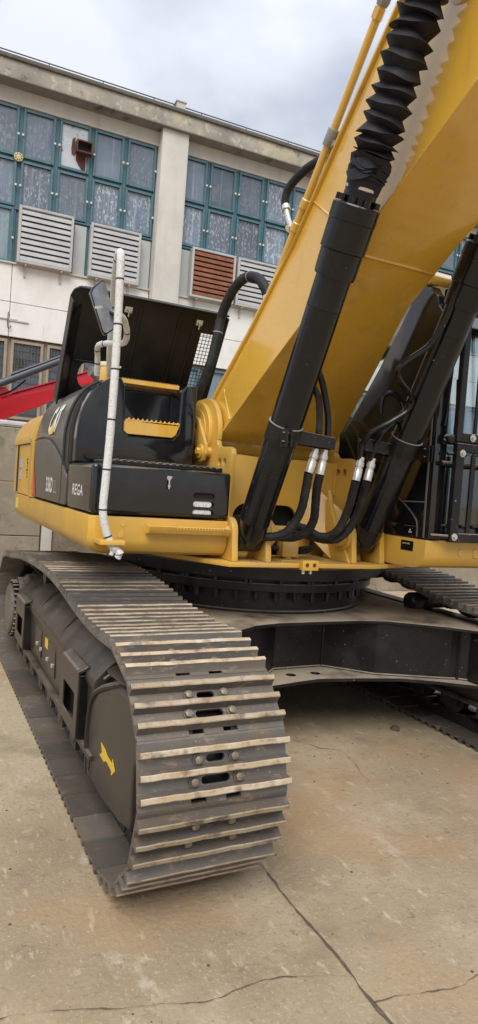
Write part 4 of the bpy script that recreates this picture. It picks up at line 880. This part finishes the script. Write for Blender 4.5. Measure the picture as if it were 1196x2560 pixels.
# ---- boom cylinders with bellows
AX = Vector((0,-2.298+1.112,3.60-1.295)).normalized()
def ringpt(c, ax, r, q, a, b_): return c+(a*math.cos(q)+b_*math.sin(q))*r
def boom_cyl(xc, side):
    P0 = Vector((xc,-1.06,1.20))+Vector((0,-.02,.02)); base = Vector((xc,-1.112,1.295))
    def pt(t): return base+AX*t
    c = MB(); c.lathe(base, AX, [(-.06,.05),(.03,.086),(.10,.087),(.105,.0885),(.11,.0885),(.115,.087),(1.33,.087),(1.333,.0885),(1.336,.0885),(1.34,.087),(1.48,.087),(1.482,.096),(1.50,.099)], 36)
    cy = c.build('boom_cylinder', BLKC, ex, angle=25)
    f = MB(); f.T = Matrix.Translation(Vector((xc,-1.06,1.31)))
    f.prism([(-.09,.02),(-.085,-.05),(-.05,-.10),(0,-.115),(.05,-.10),(.075,-.04),(.06,.03),(.03,.10),(-.08,.10)], 'X', -.082, .082); f.build('cylinder_foot', BLKC, cy, bevel=.028, seg=3)
    h = MB(); h.lathe(base, AX, [(1.485,.099),(1.50,.1015),(1.60,.1035),(1.605,.110),(1.73,.110),(1.733,.1125),(1.80,.1125),(1.806,.108),(1.808,.06)], 40); h.build('cylinder_head', BLKC, cy, angle=25)
    a = AX.orthogonal().normalized(); b_ = AX.cross(a)
    for k in range(9):
        q = 2*math.pi*k/9+.3; p = pt(1.809)+(a*math.cos(q)+b_*math.sin(q))*.092
        m = MB(); m.cyl(p, p+AX*.028, .0155, n=8); m.build('head_bolt', BLKC, cy)
    nk = MB(); nk.lathe(base, AX, [(1.805,.078),(1.88,.076)], 30); nk.build('rod_collar', BLKC, cy)
    bd = MB(); bd.lathe(base, AX, [(1.868,.0785),(1.870,.0805),(1.881,.0805),(1.883,.0785)], 30); bd.build('clip_band', CHRM, cy)
    # bellows: pleats, crowded at the bottom
    ts = [1.86]; rad = [.078]; rg = random.Random(int(xc*100)+4)
    ts += [1.905,1.915]; rad += [.084,.092]
    t = 1.915
    for k in range(6): ts += [t+.007,t+.014]; rad += [.088,.097]; t += .014
    for k in range(19):
        p = min(.024+k*.009,.058); ts += [t+p*.5,t+p]; rad += [.068+.006*rg.random(), .100+.006*rg.random()]; t += p
        if t > 2.72: break
    n = 40; vs = []; tl = [(rg.uniform(-.016,.016), rg.uniform(-.016,.016), rg.uniform(0,6)) for _ in ts]
    s_ = MB(); rings = []
    for i, (tt, rr) in enumerate(zip(ts, rad)):
        dx, dy, ph = tl[i] if i > 3 else (0,0,0)
        amp = .018 if 2 < i < 14 else .006
        ring = []
        for k in range(n):
            q = 2*math.pi*k/n
            w = rr*(1+.030*math.sin(3*q+ph)+.02*math.sin(5*q+ph*2))
            if i % 2 == 0 and i > 14: w = rr*(1+.05*math.sin(2*q+ph))
            o = dx*math.cos(q)+dy*math.sin(q)+amp*.5*math.sin(4*q+ph)+(.012*math.sin(2*q+ph) if 2 < i < 14 else 0)
            ring.append(pt(tt+o)+(a*math.cos(q)+b_*math.sin(q))*w)
        rings.append(ring)
    s_.loft(rings); s_.build('bellows', BELL, cy, angle=28)
    rd = MB(); rd.cyl(pt(1.8), pt(2.76), .05, n=20); rd.lathe(Vector((xc-.08,-2.412,3.775)), (1,0,0), [(0,.085),(.16,.085)], 28); rd.build('cylinder_rod', BLKC, cy)
    # clamp round the tube
    ct = .66
    cl = MB(); cl.lathe(base, AX, [(ct-.05,.0875),(ct-.05,.0945),(ct+.05,.0945),(ct+.05,.0875)], 36); clamp = cl.build('clamp_band', BLKM, cy)
    rm = MB(); rm.lathe(base, AX, [(ct+.05,.088),(ct+.05,.0955),(ct+.0535,.0955),(ct+.0535,.088)], 36); rm.build('clamp_rim', GREYM, cy)
    return cy, pt(ct)
cylL, cL = boom_cyl(-.55, -1); cylR, cR = boom_cyl(.27, 1)
for cyo, c0, xa, xb, cl_, lug in ((cylL, cL, -.455, -.21, -.38, -.595),(cylR, cR, -.005, .205, .10, .345)):
    m = MB(); m.prism([(xa,1.83),(xa,1.905),(xb,1.885),(xb,1.82)], 'Y', -1.41, -1.402); m.prism([(xa,1.83),(xa,1.905),(xb,1.885),(xb,1.82)], 'Y', -1.34, -1.332) ; m.box(min(xb,xa)+.0, min(xb,xa)+.004, -1.402, -1.34, 1.83, 1.895); m.box(max(xa,xb)-.004, max(xa,xb), -1.402, -1.34, 1.822, 1.885)
    m.build('hose_bracket', BLKM, cyo, bevel=.003, seg=1)
    l = MB(); xx = lug
    for e in (-.012,.012): l.box(xx+e-.003, xx+e+.003, c0.y-.15, c0.y-.075, c0.z-.085, c0.z+.01)
    for z in (-.015,-.06): l.cyl((xx-.03,c0.y-.12,c0.z+z),(xx+.03,c0.y-.12,c0.z+z),.007,n=8)
    l.build('clamp_lug', BLKM, cyo)
# steel pipes on the cylinders
def pipe(name, pts, r, m, parent, n=10, sub=6, wob=0, label=None):
    b = MB(); b.tube(pts, r, n, sub, wob=wob); return b.build(name, m, parent)
pipe('steel_pipe', [(-.305,-1.37,1.80),(-.300,-1.37,1.90),(-.295,-1.36,1.99),(-.31,-1.36,2.09),(-.345,-1.36,2.15),(-.41,-1.38,2.19),(-.47,-1.42,2.22)], .0185, BLKC, cylL)
pipe('steel_pipe', [(-.245,-1.37,1.80),(-.240,-1.37,1.90),(-.247,-1.37,2.003),(-.285,-1.37,2.14),(-.337,-1.39,2.225),(-.41,-1.42,2.28),(-.48,-1.48,2.34)], .0185, BLKC, cylL)
pipe('steel_pipe', [(-.015,-1.38,1.78),(-.021,-1.40,1.868),(-.02,-1.44,1.905),(-.002,-1.47,1.945),(.082,-1.52,2.006),(.165,-1.55,2.075),(.165,-1.58,2.135),(.10,-1.61,2.175),(.01,-1.645,2.215),(-.025,-1.675,2.262),(.02,-1.70,2.315),(.125,-1.73,2.405),(.165,-1.79,2.53),(.185,-1.84,2.68)], .0155, BLKC, cylR)
pipe('steel_pipe', [(.062,-1.38,1.78),(.065,-1.41,1.87),(.075,-1.43,1.91),(.11,-1.44,1.964),(.205,-1.44,2.04),(.222,-1.43,2.115),(.17,-1.42,2.172),(.12,-1.41,2.175),(.095,-1.40,2.14),(.098,-1.39,2.06)], .0155, BLKC, cylR)
def fitting(p0, p1, parent):
    p0, p1 = Vector(p0), Vector(p1); d = (p1-p0)
    m = MB(); m.lathe(p0, d, [(0,.021),(.03,.021),(.031,.026),(.055,.026),(.056,.021),(.066,.021),(.067,.0245),(.085,.0245),(.086,.025),(d.length,.025)], 12); m.build('hose_fitting', CHRM, parent)
def hose(pts, fit, parent, r=.0255):
    fitting(fit[0], pts[0], parent); h = pipe('hydraulic_hose', [fit[1]]+pts if False else pts, r, RUBB, parent, 12, 8, wob=.03); return h
hose([(-.345,-1.37,1.680),(-.335,-1.342,1.61),(-.328,-1.303,1.493),(-.339,-1.265,1.406),(-.374,-1.227,1.336),(-.425,-1.188,1.304),(-.486,-1.15,1.298)], [(-.31,-1.37,1.815)]*2, ex)
hose([(-.270,-1.37,1.675),(-.262,-1.337,1.601),(-.235,-1.293,1.504),(-.211,-1.25,1.417),(-.221,-1.207,1.346),(-.257,-1.163,1.307),(-.32,-1.12,1.294),(-.44,-1.05,1.31)], [(-.248,-1.37,1.815)]*2, ex)
hose([(-.03,-1.38,1.658),(-.012,-1.333,1.578),(-.002,-1.286,1.482),(-.016,-1.239,1.376),(-.044,-1.191,1.323),(-.093,-1.144,1.31),(-.139,-1.097,1.338),(-.168,-1.05,1.354),(-.22,-.98,1.36)], [(-.005,-1.38,1.795)]*2, ex)
hose([(.05,-1.38,1.663),(.069,-1.333,1.583),(.073,-1.287,1.472),(.05,-1.24,1.372),(.014,-1.193,1.308),(-.044,-1.147,1.291),(-.10,-1.1,1.300),(-.2,-1.0,1.33)], [(.076,-1.38,1.795)]*2, ex)
m = MB(); m.lathe((-.42,-1.06,1.345),(.6,-.1,-.25),[(0,.026),(.05,.026),(.051,.022),(.09,.022)],12); m.lathe((-.17,-1.02,1.35),(.6,-.1,-.15),[(0,.026),(.04,.026),(.041,.022),(.08,.022)],12); m.build('hose_fitting', CHRM, ex)

# ---- pipes and hoses on the boom
bp = [(-.43,-2.10,4.22),(-.43,-1.83,3.889),(-.43,-1.453,3.415),(-.43,-1.149,3.048),(-.43,-.954,2.788),(-.43,-.82,2.62)]
pp = MB(); pp.tube(bp, .022, 12, 4); bpipe = pp.build('boom_pipe', YEL, ex)
for (y, z) in ((-1.17,3.075),(-1.255,3.175)):
    m = MB(); m.lathe((-.43,y+.02,z-.024),(0,-.64,.77),[(0,.024),(.004,.028),(.05,.028),(.054,.024)],14); m.build('pipe_sleeve', YEL, bpipe)
for i, (y, z) in enumerate(((-1.475,3.443),(-.945,2.775))):
    m = MB(); m.lathe((-.43,y+.03,z-.037),(0,-.63,.777),[(0,.0225),(0,.031),(.085,.031),(.085,.0225)],16); m.box(-.43,-.34,y-.02,y+.05,z-.055,z+.01); m.build('pipe_clamp', GREYM, bpipe, bevel=.003)
m = MB(); m.lathe((-.43,-1.80,3.853),(0,-.63,.777),[(0,.024),(.0,.030),(.05,.030),(.05,.027)],6); m.build('pipe_nut', YEL, bpipe); m = MB(); m.lathe((-.43,-1.835,3.895),(0,-.63,.777),[(0,.027),(.02,.033),(.05,.033),(.06,.027),(.10,.027)],8,0); m.build('hose_fitting', GREYM, bpipe)
pipe('boom_hose', [(-.43,-1.895,3.97),(-.43,-2.0,4.10),(-.43,-2.15,4.27),(-.42,-2.4,4.45)], .034, RUBB, bpipe)
pipe('boom_hose', [(-.34,-1.62,3.46),(-.355,-1.45,3.42),(-.385,-1.33,3.40),(-.41,-1.18,3.385),(-.43,-1.05,3.33),(-.43,-1.02,3.257),(-.43,-1.03,3.222)], .025, RUBB, bpipe, 12)
m = MB(); m.tube([(-.43,-1.03,3.23),(-.43,-1.07,3.15),(-.43,-1.115,3.08)], .016, 10, 4); m.lathe((-.43,-1.028,3.235),(0,-.4,-.9),[(0,.026),(.03,.026)],10); m.build('hose_fitting', CHRM, bpipe)
bh = [(-.43,-.90,2.72),(-.455,-.88,2.80),(-.475,-.80,2.868),(-.49,-.66,2.893),(-.508,-.53,2.836),(-.525,-.43,2.70),(-.545,-.42,2.55),(-.565,-.40,2.40),(-.59,-.34,2.25),(-.61,-.25,2.13)]
pipe('engine_hose', bh, .032, RUBB, ex, 14, 8, wob=.04)
m = MB(); m.lathe((-.425,-.925,2.66),(-.15,.35,.9),[(0,.026),(.05,.026),(.051,.034),(.085,.034)],12); m.build('hose_fitting', CHRM, ex)
m = MB()
for k in (20,46): 
    P = smooth_path(bh, 8); t = (P[k+1]-P[k]).normalized(); m.lathe(P[k], t, [(0,.034),(.008,.034)], 12)
m.build('cable_tie', GREYM, ex)

# ---- cab
SX = .44
cb = MB()
def yz_plate(poly, holes, xa, xb, nm, mt, **kw):
    b = MB(); b.holed(poly, holes, 'X', xa, xb); return b.build(nm, mt, cab, **kw)
cb.prism([(-1.44,1.342),(1.0,1.342),(1.0,1.42),(-1.44,1.42)], 'X', SX, 1.44); cab = cb.build('cab', BLKG, ex, bevel=.006)
yz_plate([(-1.455,1.421),(1.0,1.421),(1.0,2.86),(-1.12,2.90),(-1.30,2.88),(-1.40,2.80),(-1.445,2.66)], [[(-1.18,2.80),(-.90,2.43),(-.55,2.02),(.85,2.02),(.85,2.80)]], SX, SX+.05, 'cab_side', BLKG, bevel=.006)
b = MB(); b.prism([(-1.30,2.80),(-1.12,2.43),(-.70,1.98),(.88,1.98),(.88,2.83),(-1.2,2.83)], 'X', SX+.012, SX+.018); b.build('side_glass', CABG, cab)
yz_plate([(-1.455,1.421),(1.0,1.421),(1.0,2.86),(-1.12,2.90),(-1.30,2.88),(-1.40,2.80),(-1.445,2.66)], [[(-1.34,2.78),(-1.38,1.55),(.0,1.55),(.0,2.80)],[(.08,1.75),(.9,1.75),(.9,2.80),(.08,2.80)]], 1.39, 1.44, 'cab_side', BLKG, bevel=.006)
pst = MB()
for xx in (SX+.001, 1.34):
    pst.loft([[(xx,-1.50,1.343),(xx+.10,-1.50,1.343),(xx+.10,-1.43,1.343),(xx,-1.43,1.343)],[(xx,-1.49,2.3),(xx+.09,-1.49,2.3),(xx+.09,-1.43,2.3),(xx,-1.43,2.3)],[(xx,-1.455,2.70),(xx+.09,-1.455,2.70),(xx+.09,-1.39,2.70),(xx,-1.39,2.70)],[(xx,-1.32,2.88),(xx+.09,-1.32,2.88),(xx+.09,-1.25,2.86),(xx,-1.25,2.86)]])
pst.build_each('cab_post', BLKG, cab, bevel=.018, seg=3)
b = MB(); b.tube([(SX-.006,-1.46,1.35),(SX-.006,-1.455,1.6),(SX-.006,-1.45,2.6)], .007, 6, 1); b.tube([(SX-.004,-1.17,1.60),(SX-.004,-1.30,1.52),(SX-.004,-1.375,1.46),(SX-.004,-1.395,1.42),(SX-.004,-1.40,1.35)], .0055, 6, 5); b.tube([(SX-.004,-1.455,1.563),(SX-.004,-1.25,1.558)], .005, 6, 1); b.build('panel_edge', GRYP, cab)
q_ = MB(); q_.box(SX-.004,SX-.001,-1.39,-1.28,1.357,1.413); ps = q_.build('warning_plate', BLKG, cab, bevel=.001, seg=1)
q_ = MB()
for (y, z) in ((-1.345,1.375),(-1.33,1.375),(-1.337,1.388)): q_.box(SX-.0055,SX-.0045,y-.005,y+.005,z-.004,z+.004)
q_.build('plate_marks', WHITE, ps)
b = MB(); b.box(.53,1.34,-1.455,-1.448,1.44,1.92); b.build('lower_windscreen', clear_glass('lower_glass', (.55,.62,.60), .12), cab)
b = MB(); b.add([(.53,-1.45,1.96),(1.34,-1.45,1.96),(1.34,-1.40,2.80),(.53,-1.40,2.80),(.53,-1.442,1.96),(1.34,-1.442,1.96),(1.34,-1.392,2.80),(.53,-1.392,2.80)], [(0,1,2,3),(7,6,5,4),(0,4,5,1),(3,2,6,7),(0,3,7,4),(1,5,6,2)]); b.build('windscreen', clear_glass('windscreen_glass', (.70,.80,.84), .24), cab, smooth=False)
b = MB(); b.box(.53,1.34,-1.47,-1.43,1.922,1.958); b.box(.53,1.34,-1.43,-1.36,2.79,2.86); b.box(.53,1.34,-1.46,-1.43,1.421,1.44); b.build('screen_rail', BLKG, cab, bevel=.005)
b = MB(); b.tube([(.48,-1.51,2.02),(.50,-1.50,2.1),(.55,-1.475,2.55)], .008, 6, 1); b.lathe((.50,-1.52,1.945),(0,-1,.0),[(0,.03),(.04,.028),(.05,.01)],10); b.cyl((.46,-1.53,1.93),(.60,-1.53,1.95),.012,n=8); b.tube([(.545,-1.535,1.99),(.555,-1.53,2.1),(.56,-1.51,2.3)], .015, 6, 1); b.build('wiper', BLKM, cab)
rf = MB(); rf.loft([[(SX,-1.33,2.885),(1.44,-1.33,2.885),(1.44,1.0,2.862),(SX,1.0,2.862)],[(SX,-1.36,2.93),(1.44,-1.36,2.93),(1.44,1.0,2.93),(SX,1.0,2.93)],[(SX+.05,-1.25,3.0),(1.39,-1.25,3.0),(1.39,.95,3.0),(SX+.05,.95,3.0)]]); rf.build('cab_roof', YEL, cab, bevel=.012, seg=3)
vs_ = MB(); vs_.box(SX+.12,1.40,-1.62,-1.37,2.94,2.955); vs_.build('rain_visor', BLKH, cab, bevel=.004)
rw = MB(); rw.box(.49,1.39,.95,1.0,1.421,1.95); rw.build('rear_wall', BLKH, cab); rw = MB(); rw.box(.49,1.39,.97,.976,1.95,2.86); rw.build('rear_glass', CABG, cab)
se = MB(); se.box(.72,1.15,-.35,.15,1.70,1.85); se.box(.74,1.12,.30,.40,1.85,2.25); se.box(.82,1.04,.32,.39,2.26,2.40); se.box(.62,.70,-.6,.1,1.6,1.95); se.box(1.17,1.25,-.6,.1,1.6,1.95); se.box(.78,1.1,-.3,.1,1.421,1.69); se.box(.55,1.34,-1.30,-1.0,1.421,1.60); se.box(.60,.66,-1.15,-1.0,1.6,2.05); se.box(1.1,1.3,-1.2,-.6,1.45,1.9); se.build('seat', mat('seat_cloth',(.05,.05,.052),.8), cab, bevel=.03, seg=3)
# window guards
gu = MB()
def gframe(x0, x1, z0, z1, t):
    gu.box(x0, x0+t, -1.575, -1.535, z0, z1); gu.box(x1-t, x1, -1.575, -1.535, z0, z1); gu.box(x0+t, x1-t, -1.574, -1.536, z0, z0+.055); gu.box(x0+t, x1-t, -1.574, -1.536, z1-.05, z1)
gframe(.535,1.36,1.338,1.925,.062); gd = gu.build('lower_guard', BLKM, cab, bevel=.004, seg=1)
for k in range(7):
    b = MB(); x = .668+k*.105; b.prism([(x,1.394),(x+.026,1.394),(x+.026,1.85),(x+.013,1.874),(x,1.85)], 'Y', -1.562, -1.55); b.build('guard_bar', BLKM, gd)
for (x, z) in ((.575,1.865),(.565,1.37),(1.33,1.865),(1.33,1.37)):
    b = MB(); b.lathe((x,-1.5755,z),(0,-1,0),[(0,.022),(.004,.022)],14); b.lathe((x,-1.58,z),(0,-1,0),[(0,.013),(.012,.013)],6); b.build('guard_bolt', CHRM, gd)
b = MB(); b.tube([(.50,-1.53,1.86),(.62,-1.56,1.86)], .011, 8, 1); b.tube([(.46,-1.53,1.80),(1.36,-1.50,1.80)], .014, 8, 1); b.cyl((.44,-1.51,1.37),(.53,-1.56,1.37),.012,n=8); b.build('guard_stay', BLKM, gd)
gu = MB(); gframe(.525,1.36,1.932,2.72,.045); gup = gu.build('upper_guard', BLKM, cab, bevel=.004, seg=1)
for k in range(7):
    b = MB(); x = .668+k*.105; b.box(x, x+.022, -1.560, -1.55, 1.988, 2.669); b.build('guard_bar', BLKM, gup)
b = MB(); b.lathe((.645,-1.5755,1.96),(0,-1,0),[(0,.022),(.004,.022)],14); b.lathe((.645,-1.58,1.96),(0,-1,0),[(0,.013),(.012,.013)],6); b.build('guard_bolt', CHRM, gup)
b = MB(); b.box(.42,.44,-1.0,-.6,1.5,1.52); b.tube([(.425,-.94,1.475),(.425,-.99,1.475)], .006, 6, 1); b.build('side_trim', BLKM, cab)
